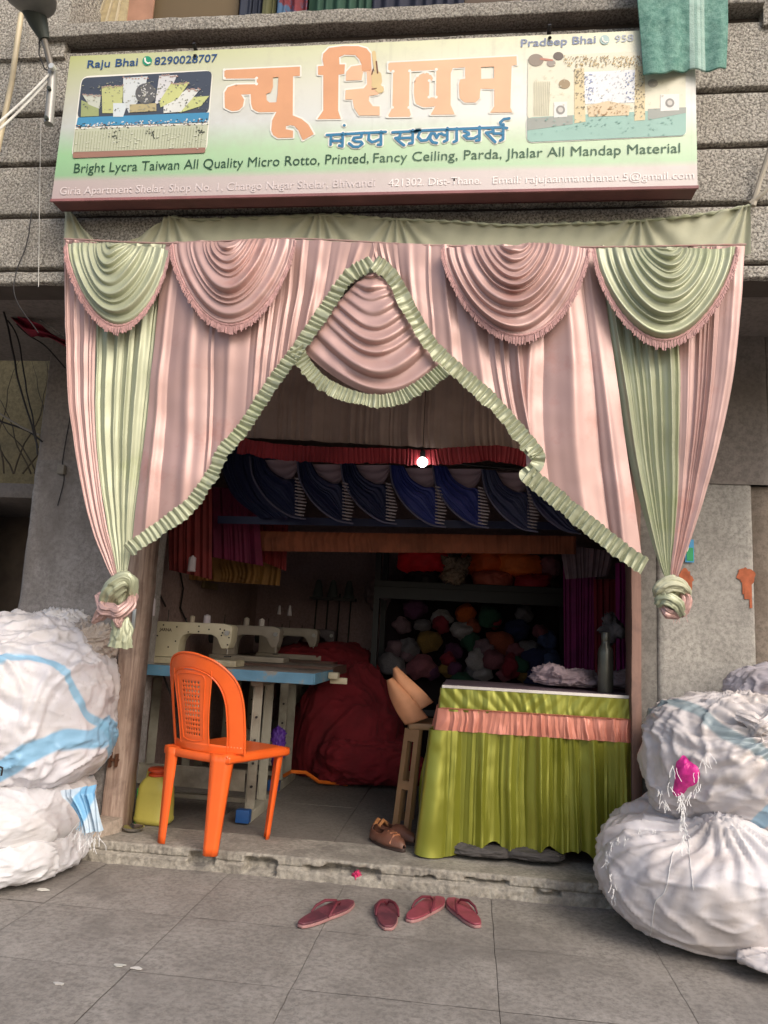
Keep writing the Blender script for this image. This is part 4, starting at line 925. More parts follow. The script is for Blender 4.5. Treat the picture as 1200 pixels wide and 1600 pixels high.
setp(o, 'huge white woven sack bale with a pale blue stripe, top of the left stack', 'bale', 'bales at the left')
o, _ = bale('cloth_bale', (-2.05, -.17, .26), (.35, .44, .16), 5, m_sL2, .1, .8, .7, (1, 0, 0), lump=.03)
setp(o, 'plain white bale squeezed under the blue striped bale', 'bale', 'bales at the left')
o, _ = bale('cloth_bale', (-2.06, -.22, .10), (.37, .46, .125), 6, m_sL3, 0, .75, .9, (1, 0, .15), floor=.0, lump=.025)
setp(o, 'flattened white bale lying on the pavement, bottom of the left stack', 'bale', 'bales at the left')
o, _ = bale('rag_bundle', (-1.80, -.08, .985), (.105, .10, .08), 8, m_rag, .5, .9, 1.5, (1, 0, .6), nu=160, nv=110, lump=.035)
setp(o, 'small crumpled grey brown rag bundle perched on top of the left stack', 'bundle')
o, _ = bale('rag_bundle', (-2.02, .02, 1.06), (.15, .12, .05), 9, m_sL2, .2, .9, 1.2, (1, 0, .3), nu=140, nv=90, lump=.03)
setp(o, 'loose white sack end heaped at the left photo edge on the striped bale', 'bundle')
o, _ = bale('cloth_bale', (1.14, -.18, .66), (.40, .38, .245), 13, m_sR1, .1, .75, 1.1, (1, 0, -.2), tie=(.10, -1., .62), lump=.03)
setp(o, 'white bale knotted on top with blue print and a pink bag showing, upper right stack', 'bale', 'bales at the right')
bR1 = o
o, _ = bale('cloth_bale', (1.12, -.20, .225), (.56, .46, .255), 15, m_sR2, -.05, .8, .85, (1, 0, -.1), tie=(-.30, -.62, .95), floor=.0, lump=.04)
setp(o, 'big round white bale with a scrawled number on the pavement, lower right', 'bale', 'bales at the right')
bR2 = o
o, _ = bale('cloth_bale', (1.36, -.05, .95), (.24, .2, .09), 17, mat_sack('sack_lilac', srgb(190, 186, 196), srgb(170, 160, 160)), .2, .85, 1.1, (1, 0, .3), nu=150, nv=100, lump=.03)
setp(o, 'lilac grey sack lying on the upper right bale at the photo edge', 'bale', 'bales at the right')
o, _ = bale('cloth_bale', (1.25, -.52, .055), (.30, .14, .05), 19, m_sR2, .2, .8, .9, (1, 0, 0), nu=150, nv=100, floor=0., lump=.025)
setp(o, 'creased off white sack flap on the pavement under the lower right bale', 'bale', 'bales at the right')
# pink plastic showing through the tear, threads, scrawled number
def on_photo(Pts, Yg): return [at(x, y, Yg) for x, y in Pts]
def rayhit(ob, px, py, off=.003):
    d = (_f + _r*((px-600)/F) - _u*((py-800)/F)).normalized(); o_ = Vector((0, -DIST, EYE))
    ok, loc, nrm, _i = ob.ray_cast(o_, d)
    return (loc+nrm*off*(1 if nrm.dot(d) < 0 else -1)) if ok else None
bpy.context.view_layer.update()
mg = []
for j in range(12):
    row = []
    for i in range(12):
        u, v = i/11*2-1, j/11*2-1; k = 1 if abs(u)+abs(v) < 1e-3 else max(abs(u), abs(v))/math.hypot(u, v)
        w9 = 1+.22*math.sin(3*math.atan2(v, u)+1); x = 1071+19*u*k*w9; y = 1212+28*v*k*w9-7*u*k
        h_ = rayhit(bR1, x, y, .006+.014*(1-max(abs(u), abs(v))**2)+.005*float(noise1(u*3+v*2, 1, 4)))
        row.append(tuple(h_) if h_ else tuple(at(x, y, -.5)))
    mg.append(row)
grid('pink_bag', np.array(mg), M('hot_pink_plastic', srgb(226, 52, 150), .4, var=.25, scale=30, bmp=.5, bscale=40, bdist=.01), bR1)
def threads(par, starts, ln, mat, name='loose_threads', r=.0011, spread=.02, n_each=1, down=1.):
    m = MB()
    for (p, k) in starts:
        for _k in range(k):
            q = Vector(p)+Vector((random.uniform(-1, 1)*spread*.5, -.004, random.uniform(-1, 1)*spread*.5)); pts = [q]; d = Vector((random.uniform(-.6, .6), -.3*random.random(), -random.random()*down-.2)).normalized()
            L = ln*random.uniform(.4, 1.2)
            for s_ in range(5):
                d = (d+Vector((random.uniform(-.5, .5), random.uniform(-.25, .15), -.25*down))).normalized(); pts.append(pts[-1]+d*L/5)
            m.tube(pts, r, 3, cap=False)
    return m.build(name, mat, par)
bL1 = bpy.data.objects['cloth_bale']
def hits(ob, L, off=.004):
    out = []
    for x, y in L:
        h_ = rayhit(ob, x, y, off)
        if h_: out.append(h_)
    return out
threads(bL1, [(at(x, 1300+random.uniform(-14, 4), -.42), 4) for x in range(126, 160, 3)], .07, fr_m, spread=.02)
threads(bL1, [(at(x, 1282+random.uniform(-8, 10), -.44), 3) for x in range(128, 158, 3)], .03, fr_b, spread=.02)
# blue tongue of torn sack hanging below the left bale
U, V = np.meshgrid(np.linspace(0, 1, 30), np.linspace(0, 1, 40))
Lc = crs([(88, 1238), (108, 1258), (122, 1280), (128, 1302)], V); Rc = crs([(146, 1228), (152, 1252), (156, 1278), (160, 1298)], V)
P = pl(Lc*(1-U[..., None])+Rc*U[..., None], -.46); P[..., 1] += .012*np.sin(U*13)+.01*np.sin(U*29+V*3)+.03*(V < .15)*(.15-V)/.15
grid('torn_flap', P, mat_sack('sack_blue_flap', srgb(196, 206, 214), srgb(150, 186, 210), ((0, -1.5, 2.82, .06, srgb(104, 168, 208)),)), bL1)
threads(bR1, [(at(x, y, -.60), 3) for x, y in ((1052, 1200), (1050, 1225), (1058, 1240), (1086, 1210), (1096, 1190), (1104, 1180), (1090, 1228), (1080, 1240))], .05, fr_m)
threads(bR1, [(at(1067+random.uniform(-4, 4), y, -.64), 6) for y in range(1240, 1330, 9)], .035, fr_m, spread=.012)
threads(bR1, [(at(x, y, -.5), 5) for x, y in ((1034, 1248), (1031, 1236), (1040, 1256))], .03, fr_m)
threads(bR2, [(h_, 6) for h_ in hits(bR2, [(952, 1330), (950, 1345), (956, 1320), (966, 1312), (980, 1308), (1000, 1300), (1010, 1296), (1020, 1300), (955, 1365), (958, 1385), (962, 1400)])], .03, fr_m, spread=.02)
def curve_on(ob, L, r, mat, name, off=.003):
    pts = hits(ob, [tuple(q) for q in crs(np.array(L, float), np.linspace(0, 1, 40))], off)
    return MB().tube(pts, r, 5).build(name, mat, ob, smooth=True) if len(pts) > 3 else None
curve_on(bR2, [(1052, 1330), (1040, 1390), (1024, 1412), (1016, 1470), (1012, 1500)], .0016, fr_m, 'hanging_thread')
curve_on(bR2, [(1075, 1310), (1080, 1360), (1084, 1390)], .0012, fr_m, 'hanging_thread')
m_ink = flat('brown_ink', srgb(96, 62, 56), .8)
for L in ([(1074, 1508), (1084, 1504), (1080, 1514)], [(1092, 1506), (1094, 1518)], [(1100, 1508), (1108, 1512), (1101, 1518), (1110, 1523), (1102, 1527)], [(1116, 1513), (1126, 1514), (1117, 1526), (1130, 1527)], [(1134, 1510), (1132, 1524)], [(1150, 1508), (1141, 1514), (1148, 1520), (1156, 1516)]):
    curve_on(bR2, L, .0018, m_ink, 'scrawled_digit', .001)
# tie knot and rope ends on the upper right bale
kk = rayhit(bR1, 1190, 1132, .0) or at(1190, 1132, -.5)
for j, (pts, rd) in enumerate((([(1150, 1118, -.0), (1170, 1124, -.02), (1192, 1136, -.03), (1212, 1140, 0)], [.02, .03, .03, .02]), ([(1176, 1150, 0), (1188, 1136, -.04), (1204, 1124, -.03), (1222, 1104, 0)], [.014, .026, .026, .02]), ([(1188, 1140, -.02), (1194, 1160, -.03), (1196, 1180, -.02)], [.018, .024, .01]))):
    W = [tuple(at(x, y, kk.y+d)) for x, y, d in pts]; knot_tube(W, rd, 20+j, m_sR1, bR1)
o = MB().tube([at(0, 1190, -.52)+Vector((0, -.05, 0)), at(4, 1200, -.58), at(2, 1212, -.58)], .004, 6).build('loose_cord', m_cable, bL1)

# ================================================================ hangings inside the shop
FZ = .0905
m_dusty = M('dusty_grey_cloth', srgb(168, 146, 136), .8, var=.1, bmp=.1)
m_bl = satin('navy_satin', srgb(34, 44, 112)); m_bl2 = satin('blue_black_satin', srgb(28, 34, 70)); m_redr = M('red_ruffle_cloth', srgb(140, 34, 42), .7, var=.3, scale=4); m_gauze = M('grey_gauze', srgb(150, 128, 138), .8, var=.1)
m_wstripe = M('white_jabot_cloth', srgb(150, 140, 146), .8)
hv = setp(empty('inner_valance', label='dusty grey pleated valance hanging just inside the arch, red ruffle along its foot', cat='valance'))
drape('valance_cloth', [(330, 540), (330, 680)], [(900, 545), (900, 712)], 44, 51, m_dusty, Y=.34, amp=.014, nu=700, nv=30, par=hv)
rp = [(372, 696), (430, 706), (520, 712), (600, 713), (660, 716), (720, 712), (780, 710), (850, 724)]
ruffle(rp, 24, 70, 52, .30, 'red_ruffle', m_redr, par=hv, amp=.008)
sw = empty('blue_swag_pelmet', label='row of navy blue crescent swags with white striped jabots hanging inside the shop', cat='pelmet')
YB = .85
MB().tube([at(345, 690, YB), at(860, 738, YB)], .008, 8).build('rail', m_cable, sw)
MB().hexa([tuple(at(340, 818, YB+.16)), tuple(at(880, 828, YB+.16)), tuple(at(880, 828, YB+.17)), tuple(at(340, 818, YB+.17))], [tuple(at(340, 806, YB+.16)), tuple(at(880, 816, YB+.16)), tuple(at(880, 816, YB+.17)), tuple(at(340, 806, YB+.17))]).build('border_band', m_bl2, sw)
for i, (x0, y0) in enumerate(((388, 713), (462, 720), (530, 721), (607, 726), (674, 727), (751, 733), (818, 736))):
    m_ = m_bl if i in (3, 4) else m_bl2
    # upper gauze half-moon
    U, V = np.meshgrid(np.linspace(0, 1, 24), np.linspace(0, 1, 12))
    P = pl(np.stack([x0+22+58*U, y0+6+(34*np.sin(PI*U)**.6+2)*V], -1), YB+.03); P[..., 1] -= .006*np.cos(V*16)
    grid('gauze_panel', P, m_gauze, sw)
    d = drape('swag', [(x0+2, y0), (x0+8, y0+34), (x0+30, y0+68), (x0+62, y0+92), (x0+90, y0+98)], [(x0+24, y0+2), (x0+36, y0+22), (x0+56, y0+34), (x0+74, y0+40), (x0+78, y0+92)], 6, 60+i, m_, Y=YB-.005*i, amp=.014, nu=60, nv=50, par=sw)
    e_ = [at(*q, YB-.02) for q in crs([(x0+2, y0), (x0+8, y0+34), (x0+30, y0+68), (x0+62, y0+92), (x0+90, y0+98)], np.linspace(0, 1, 30))]
    MB().tube(e_, .006, 5).build('swag_piping', M('slate_piping', srgb(84, 82, 104), .7), sw, smooth=True)
    j = MB()
    for k in range(12):
        yy = y0+34+k*5.1; w_ = 9+k*1.3 if k < 7 else 18-(k-7)*1.0
        a = at(x0+73, yy, YB-.02); b = at(x0+73+w_, yy+2.5, YB-.012); j.tube([a, a.lerp(b, .5)+Vector((0, -.008, -.002)), b], [.004, .0055, .003], 6)
    j.build('jabot', m_wstripe, sw, smooth=True)
for i, x0 in enumerate((346, 366, 386)):
    drape('side_swag', [(x0, 694), (x0-2, 730), (x0+18, 775), (x0+60, 810)], [(x0+40, 700), (x0+50, 740), (x0+66, 780), (x0+84, 806)], 5, 80+i, m_bl2, Y=YB+.1-.03*i, amp=.02, nu=50, nv=40, par=sw)
of = setp(empty('orange_fringe_band'), 'dull orange pleated band hanging across under the blue swags', 'valance')
drape('pleated_band', [(300, 828), (300, 860)], [(900, 838), (900, 866)], 60, 91, M('burnt_orange_cloth', srgb(132, 74, 50), .85, var=.4, scale=5), Y=1.2, amp=.008, nu=620, nv=12, par=of)
for (pts, c_, lab, sd_, Yh, n_) in (
    (([(262, 770), (262, 890)], [(330, 760), (330, 905)]), srgb(120, 40, 40), 'dull red cloth hung high at the left wall beside the doorpost', 1, .9, 8),
    (([(318, 760), (318, 868)], [(400, 764), (410, 884)]), srgb(104, 18, 58), 'dark magenta cloth hung left, under the blue swags', 2, 1.15, 9),
    (([(392, 770), (392, 870)], [(452, 775), (446, 892)]), srgb(128, 32, 34), 'maroon cloth hung between the magenta cloth and the back wall', 3, 1.4, 7),
    (([(280, 862), (284, 905)], [(440, 872), (436, 915)]), srgb(120, 84, 34), 'ochre brown fringed cloth hung low on the left wall', 4, 1.5, 18),
    (([(880, 862), (882, 1060)], [(934, 858), (930, 1066)]), srgb(112, 18, 82), 'wide dark magenta curtain hanging right of the black rack', 5, 1.5, 7),
    (([(962, 880), (964, 1050)], [(990, 880), (990, 1052)]), srgb(132, 20, 104), 'narrow bright magenta curtain beside the right doorpost', 6, 1.3, 3),
    (([(928, 905), (930, 1060)], [(964, 905), (962, 1062)]), srgb(118, 26, 38), 'dark red cloth hanging between the two magenta curtains', 7, 1.4, 4),
    (([(875, 850), (884, 905)], [(960, 862), (950, 900)]), srgb(112, 92, 100), 'mauve grey tasselled cloth hung top right inside the shop', 8, 1.25, 14)):
    o = drape('hanging_cloth', pts[0], pts[1], n_, 100+sd_, M('hang%d' % sd_, c_, .75, var=.25), Y=Yh, amp=.02, nu=90, nv=40, par=None); setp(o, lab, 'cloth')
# bulb
bt = empty('light_bulb', label='glowing round white bulb hanging before the red ruffle', cat='bulb')
b = at(660, 722, .27)
m, t, p = NT('bulb_glow'); p.inputs['Emission Color'].default_value = (1, .97, .92, 1); p.inputs['Emission Strength'].default_value = 14; p.inputs['Base Color'].default_value = (.9, .9, .9, 1)
U, V = np.meshgrid(np.linspace(0, 2*PI, 20, endpoint=False), np.linspace(-PI/2, PI/2, 12))
grid('bulb_glass', np.stack([np.cos(V)*np.cos(U), np.cos(V)*np.sin(U), np.sin(V)], -1)*.0265+np.array(b), m, bt, wrapu=True)
MB().lathe([(.014, 0), (.014, .03), (.01, .04)], (b.x, b.y, b.z+.022), 14).tube([b+Vector((0, 0, .06)), b+Vector((0, .02, .5))], .002, 5).build('bulb_holder', m_cable, bt)

# ================================================================ back rack with bundles
m_rack = M('black_rack_steel', srgb(20, 20, 21), .5, bmp=0)
rk = empty('storage_rack', label='tall black steel rack against the back wall holding cloth bundles', cat='rack')
for x in (-.74, .74):
    for y in (2.35, 2.85): MB().box((x-.022, y-.022, FZ), (x+.022, y+.022, 1.86)).build('upright', m_rack, rk)
for z in (.5, 1.46): 
    MB().box((-.76, 2.32, z), (.76, 2.88, z+.05)).build('shelf', m_rack, rk, bevel=.003, seg=1)
MB().box((-.74, 2.86, FZ), (.74, 2.88, 1.46)).build('back_sheet', M('dark_sheet', srgb(40, 28, 32), .9), rk)
MB().box((-.76, 2.32, 1.37), (.76, 2.335, 1.46)).build('shelf_lip', m_rack, rk)
cols = [('mauve', srgb(120, 96, 104)), ('dull pink', srgb(134, 78, 88)), ('grey', srgb(112, 108, 112)), ('purple', srgb(86, 44, 78)), ('orange', srgb(192, 92, 32)), ('crimson', srgb(136, 34, 50)), ('navy', srgb(34, 42, 82)), ('ochre', srgb(122, 96, 44)), ('white', srgb(164, 158, 158)), ('green', srgb(38, 80, 60)), ('rust', srgb(150, 72, 48)), ('slate blue', srgb(70, 84, 124))]
bmesh_cache = {}
def bundle_mesh(k):
    if k not in bmesh_cache:
        U, V = np.meshgrid(np.linspace(0, 2*PI, 26, endpoint=False), np.linspace(-PI/2, PI/2, 16))
        D = np.stack([np.cos(V)*np.cos(U), np.cos(V)*np.sin(U), np.sin(V)], -1)
        P = D*(1+.34*noise(D, 1.9, 200+k)[..., None]+.10*(1-np.abs(noise(D, 5, 230+k)))[..., None])
        o = grid('b', P, None, wrapu=True); bmesh_cache[k] = o.data; bpy.data.objects.remove(o)
    return bmesh_cache[k]
def bundle(c, s, ck, label, k, grp, rz=0):
    me = bundle_mesh(k).copy(); me.name = 'cloth_bundle'; me.materials.clear(); nm, cc = cols[ck]
    me.materials.append(M('bundle_'+nm.replace(' ', '_'), tuple(v*.9 for v in cc[:3])+(1,), .8, var=.3, scale=12, bmp=.6, bscale=22, bdist=.02))
    o = bpy.data.objects.new('cloth_bundle', me); C.objects.link(o); o.location = c; o.scale = s; o.rotation_euler = (0, 0, rz)
    return setp(o, label, 'bundle', grp)
rr = random.Random(5); used = {}
rowsy = [(1060, 2.42, 11), (1035, 2.46, 11), (1010, 2.5, 10), (985, 2.54, 8), (965, 2.58, 5)]
hn = ['lowest row', 'second lowest row', 'middle row', 'upper row', 'top row']
pal = [[0,1,3,7,9,2,8,1,7,6,3],[2,0,1,5,3,8,1,5,9,6,11],[0,2,7,3,9,0,10,1,2,11],[0,2,5,8,10,5,6,1],[3,8,4,9,2]]
for j, (y, Yb, n_) in enumerate(rowsy):
    xs0 = np.linspace(620, 860, n_) if j < 3 else (np.linspace(625, 840, n_) if j == 3 else np.linspace(640, 812, n_))
    xs_list = np.sort(xs0+np.array([rr.uniform(-9, 9) for _ in xs0]))
    for i, x in enumerate(xs_list):
        ck = pal[j][i % len(pal[j])]; c = at(x, y+rr.uniform(-13, 9), Yb+rr.uniform(-.05, .05)); s = rr.uniform(.05, .088)
        nm = cols[ck][0]
        same = [q for q in range(len(xs_list)) if pal[j][q % len(pal[j])] == ck]
        wh = '' if len(same) == 1 else ('leftmost ' if same.index(i) == 0 else 'rightmost ')
        if len(same) == 1: lab = f'{nm} cloth bundle in the {hn[j]} of the rack heap'
        else: lab = f'{wh}{nm} cloth bundle in the {hn[j]} of the rack heap'
        bundle(c, (s*1.25, s, s*rr.uniform(.8, 1.05)), ck, lab, (i*3+j) % 6, 'cloth bundles heaped on the rack', rr.uniform(0, 3))
def pack(px0, px1, py0, py1, Y, mat, label, seed, name='cloth_pack'):
    py0 += 8; py1 += 10; a = at(px0, py1, Y); b = at(px1, py0, Y); c = (a+b)/2
    o, _ = bale(name, (c.x, Y+.12, c.z), (abs(b.x-a.x)/2, .14, abs(b.z-a.z)/2), seed, mat, 0, .5, .6, (1, 0, 0), nu=90, nv=50, lump=.02)
    return setp(o, label, 'cloth pack', 'folded packs on the rack top')
pack(618, 700, 852, 880, 2.40, M('pk_red', srgb(232, 28, 44), .6), 'bright red folded pack on the top shelf, left end', 31)
pack(720, 800, 858, 884, 2.44, M('pk_or', srgb(236, 100, 36), .6), 'orange folded pack on the top shelf, upper middle', 32)
pack(775, 850, 860, 886, 2.40, M('pk_or2', srgb(240, 120, 44), .6), 'amber orange pack on the top shelf right of the orange one', 33)
pack(740, 800, 886, 910, 2.36, M('pk_sal', srgb(190, 96, 76), .6), 'salmon pack under the orange pack on the top shelf', 34)
pack(804, 862, 890, 912, 2.35, M('pk_red2', srgb(170, 36, 48), .6), 'dark red pack at the right end of the top shelf', 35)
pack(630, 690, 884, 912, 2.42, M('pk_blk', srgb(34, 32, 34), .6), 'black folded pack on the top shelf under the bright red one', 36)
pack(840, 880, 862, 886, 2.42, M('pk_mv', srgb(134, 84, 92), .6), 'mauve pack at the far right of the rack top', 37)
o, _ = bale('plastic_bag', tuple(at(712, 890, 2.28)), (.09, .08, .07), 38, M('clear_crinkled_plastic', srgb(150, 130, 110), .15, var=.5, scale=30, bmp=1., bscale=40, bdist=.02), 0, .9, 2, (1, 1, 0), nu=70, nv=50, lump=.05)
setp(o, 'crinkled shiny plastic bag on the rack top beside the red pack', 'bag')

# ================================================================ red fabric heap
m_redh = M('deep_red_fabric', srgb(112, 20, 30), .9, var=.3, scale=5, bmp=.3, bscale=14, bdist=.02)
o, _ = bale('fabric_heap', (-.86, 2.1, .30), (.44, .40, .56), 41, m_redh, 0, 1.25, 1.7, (.3, 0, 1), nu=220, nv=150, floor=FZ, lump=.10)
setp(o, 'big heap of deep red fabric on the shop floor behind the sewing tables', 'fabric heap')
o, _ = bale('fabric_heap', (-.68, 1.85, .20), (.40, .32, .20), 42, m_redh, .2, 1., 1.9, (1, 0, .2), nu=180, nv=120, floor=FZ, lump=.07)
setp(o, 'lower spill of dark red fabric at the foot of the big red heap', 'fabric heap')
o, _ = bale('fabric_heap', (-1.2, 2.45, .86), (.45, .25, .12), 43, m_redh, 0, .8, 1.5, (1, 0, 0), nu=120, nv=70, lump=.05)
setp(o, 'red fabric piled flat on the farther sewing table', 'fabric heap')
o, _ = bale('crumpled_cloth', tuple(at(628, 1200, 1.9)+Vector((0, 0, -.0))), (.09, .08, .06), 44, m_sL2, 0, .9, 2, (1, 0, 1), nu=80, nv=50, floor=FZ, lump=.05)
setp(o, 'small crumpled white cloth on the floor right of the red heap', 'cloth')
for (a, b_, lab) in (((468, 1186), (504, 1178), 'thin cream paper strip on the floor by the red heap'),):
    p0, p1 = at(*a, 1.95), at(*b_, 1.95); setp(MB().box((-1.05, 2.02, FZ), (-.92, 2.04, FZ+.004)).build('paper_strip', m_white), lab, 'paper')
# orange cord and purple bag by the table leg
o = MB().tube([(-1.16, 1.40, .17), (-1.10, 1.34, .21), (-1.02, 1.40, .20), (-.95, 1.5, .13), (-.85, 1.6, .11), (-.78, 1.62, .105)], .012, 7).build('ribbon', M('orange_ribbon', srgb(220, 110, 30), .6), smooth=True)
setp(o, 'loose orange ribbon round the leg of the second sewing table', 'ribbon')
o, _ = bale('purple_bag', (-1.11, .98, .40), (.03, .03, .10), 45, M('violet_plastic', srgb(84, 44, 140), .5), 0, .8, 1, (0, 0, 1), nu=60, nv=50, lump=.02)
setp(o, 'violet plastic bag hanging behind the orange chair seat', 'bag')

# ================================================================ sewing tables and machines
m_cream2 = M('cream_enamel', srgb(186, 178, 152), .45, var=.1, dirt=srgb(120, 108, 88), dlo=.58, dhi=.75); m_frame = M('greyed_cream_paint', srgb(150, 146, 132), .5, var=.12, dirt=srgb(104, 96, 84), dlo=.5, dhi=.7)
m_tblue = M('worn_blue_edge', srgb(88, 132, 158), .5, dirt=srgb(130, 130, 124), dscale=9, dlo=.56, dhi=.62); m_ttop = M('grey_table_top', srgb(150, 140, 132), .4); m_dark = M('dark_iron', srgb(44, 42, 42), .5, metal=.3)
def sewing_table(y0, x0, x1, label, blue):
    t_ = empty('sewing_table', (0, 0, 0), 0, label, 'sewing table', 'sewing tables along the left wall')
    y1 = y0+.52; z1 = .872
    MB().box((x0, y0+.004, z1-.05), (x1-.004, y1, z1-.002)).build('tabletop', m_ttop, t_, bevel=.004)
    eg = m_tblue if blue else M('brown_table_edge', srgb(92, 70, 60), .6)
    MB().box((x0, y0-.006, z1-.056), (x1, y0+.003, z1+.001)).box((x1-.003, y0+.0035, z1-.056), (x1+.005, y1, z1+.001)).build('edge_band', eg, t_, bevel=.002, seg=1)
    for xe in (x0+.12, x1-.33):
        e_ = MB()
        e_.box((xe-.03, y0+.05, FZ), (xe+.03, y1-.02, FZ+.055)); e_.build('foot_bar', m_frame, t_, bevel=.005)
        for yy in (y0+.13, y0+.36):
            MB().box((xe-.025, yy-.012, FZ+.056), (xe-.017, yy+.012, z1-.056)).box((xe-.017, yy-.012, FZ+.056), (xe+.028, yy-.005, z1-.056)).build('leg', m_frame, t_, bevel=.002, seg=1)
        MB().box((xe-.03, y0+.08, z1-.085), (xe+.035, y1-.1, z1-.057)).build('top_bracket', m_frame, t_)
        MB().box((xe-.036, y0+.0, FZ+.01), (xe+.036, y0+.049, FZ+.075)).build('foot_cap', M('blue_foot_cap', srgb(26, 72, 128), .5, bmp=0), t_, bevel=.006)
        for k in range(4):
            b = Vector((xe+.005, y0+.117, .26+k*.12)); MB().tube([b, b+Vector((0, -.008, 0))], .007, 8).build('bolt', m_dark, t_)
    MB().box((x0+.14, y0+.10, .235), (x1-.36, y0+.108, .345)).box((x0+.14, y0+.096, .338), (x1-.36, y0+.10, .345)).build('cross_panel', m_frame, t_, bevel=.002, seg=1)
    MB().box((x0+.14, y0+.2, .155), (x1-.36, y0+.235, .18)).build('lower_bar', m_frame, t_, bevel=.003, seg=1)
    return t_
t1 = sewing_table(.45, -1.93, -.81, 'front sewing table with a worn blue edge, behind the orange chair', True)
sewing_table(1.25, -1.93, -.86, 'second sewing table from the front, its right legs standing by the red fabric', False)
sewing_table(2.02, -1.93, -1.0, 'third sewing table from the front, beside the red fabric heap', False)
sewing_table(2.66, -1.93, -1.05, 'rearmost sewing table by the back wall', False)
MB().tube([(-1.62, .62, .70), (-1.45, .62, .70)], .062, 16).build('motor', m_dark, t1, smooth=True)
MB().box((-1.55, .56, .60), (-1.46, .60, .80)).build('switch_box', m_cream2, t1, bevel=.006)
MB().tube([(-1.7, .6, .82), (-1.62, .58, .68), (-1.52, .58, .62), (-1.5, .58, .60)], .006, 6).build('switch_cable', m_cable, t1, smooth=True)
MB().box((-.80, .80, .83), (-.745, .86, .865)).box((-.80, .86, .80), (-.70, .875, .835)).build('end_clamp', m_cream2, t1, bevel=.003)
def sewing_machine(y, x0, label, mat, front=False):
    s_ = empty('sewing_machine', (x0, y, .873), 0, label, 'sewing machine', 'sewing machines along the left wall')
    prof = [(0, .036), (0, .215), (.012, .232), (.40, .236), (.445, .228), (.455, .21), (.452, .14), (.438, .10), (.40, .096), (.388, .118), (.366, .158), (.335, .172), (.20, .172), (.17, .16), (.152, .13), (.145, .036)]
    MB().prism(prof, 1, -.055, .055).build('arm', mat, s_, bevel=.006, angle=20)
    MB().box((-.01, -.085, .0), (.50, .085, .035)).build('bed', mat, s_, bevel=.005)
    MB().tube([(.418, 0, .096), (.418, 0, .062)], [.005, .003], 8).build('needle_bar', M('steel', srgb(170, 168, 164), .3, metal=.8, bmp=0), s_)
    MB().box((.405, -.012, .05), (.44, .012, .056)).build('presser_foot', m_dark, s_)
    MB().tube([(-.035, 0, .16), (-.002, 0, .16)], .058, 22).build('hand_wheel', m_dark, s_, smooth=True)
    MB().tube([(.43, -.056, .185), (.43, -.072, .185)], .014, 14).build('tension_dial', M('steel', srgb(170, 168, 164), .3), s_, smooth=True)
    MB().tube([(.05, 0, .23), (.05, 0, .30)], .003, 6).tube([(.16, 0, .235), (.16, 0, .26)], .004, 6).build('spool_pin', m_dark, s_)
    if front:
        for (x, z) in ((.05, .212), (.13, .205), (.2, .18), (.26, .215), (.26, .185), (.32, .2), (.385, .205), (.40, .185), (.41, .2), (.395, .17), (.02, .15), (.09, .09), (.13, .125), (.435, .12), (.44, .16)):
            MB().tube([(x, -.0545, z), (x, -.0585, z)], .0045, 8).build('screw', m_dark, s_)
        cu = bpy.data.curves.new('t', 'FONT'); cu.body = 'JARNA'; cu.size = .024; cu.offset = .0006; o_ = bpy.data.objects.new('t', cu); C.objects.link(o_)
        me = bpy.data.meshes.new_from_object(o_.evaluated_get(bpy.context.evaluated_depsgraph_get())); bpy.data.objects.remove(o_); me.materials.clear()
        l_ = link('lettering', me, M('brown_lettering', srgb(70, 54, 44), .5, bmp=0), s_); l_.rotation_euler = (PI/2, 0, 0); l_.location = (.03, -.0565, .178)
    return s_
sewing_machine(.70, -1.79, 'cream sewing machine on the front table, behind the orange chair', m_cream2, True)
sewing_machine(1.50, -1.72, 'second sewing machine from the front, greyer, partly hidden by the cream one', M('cream_enamel_grey', srgb(150, 142, 130), .5))
sewing_machine(2.26, -1.62, 'third sewing machine from the front', M('cream_enamel_grey', srgb(150, 142, 130), .5))
sewing_machine(2.88, -1.60, 'dark sewing machine farthest back by the wall', M('dark_mauve_enamel', srgb(84, 74, 80), .5))
def spool(px, py0, py1, Y, w_, label, cone=False, c_=srgb(186, 178, 184)):
    a = at(px, py1, Y); b = at(px, py0, Y); h_ = b.z-a.z
    pf = [(w_*.9, 0), (w_, h_*.06), (w_*.92, h_*.12), (w_*.9, h_*.85), (w_*.7, h_*.92), (w_*.3, h_*.94), (w_*.3, h_)] if not cone else [(w_, 0), (w_*1.02, h_*.06), (w_*.55, h_*.95), (w_*.3, h_)]
    o = MB().lathe(pf, (a.x, Y, a.z), 18).build('thread_spool', M('thread_%d' % int(sum(c_)*999), c_, .8, bmp=.4, bscale=300), smooth=True)
    return setp(o, label, 'thread spool', 'thread spools')
spool(299, 868, 893, .74, .024, 'large white thread cone hanging high on the left wall by the doorpost')
spool(238, 934, 962, .45, .013, 'white thread spool beside the doorpost, left of the cream machine')
spool(300, 961, 975, .70, .016, 'beige thread spool on the cream machine, left one', c_=srgb(160, 148, 130))
spool(323, 960, 975, .70, .022, 'wide white thread spool on the cream machine, right one')
spool(384, 964, 986, 1.5, .022, 'thread spool on the second machine, left one', c_=srgb(160, 152, 142)); spool(408, 966, 986, 1.5, .021, 'thread spool on the second machine, right one', c_=srgb(176, 170, 166))
spool(436, 946, 960, 2.3, .015, 'narrow white cone above the third machine, left one', True); spool(452, 946, 962, 2.3, .018, 'narrow white cone above the third machine, right one', True)
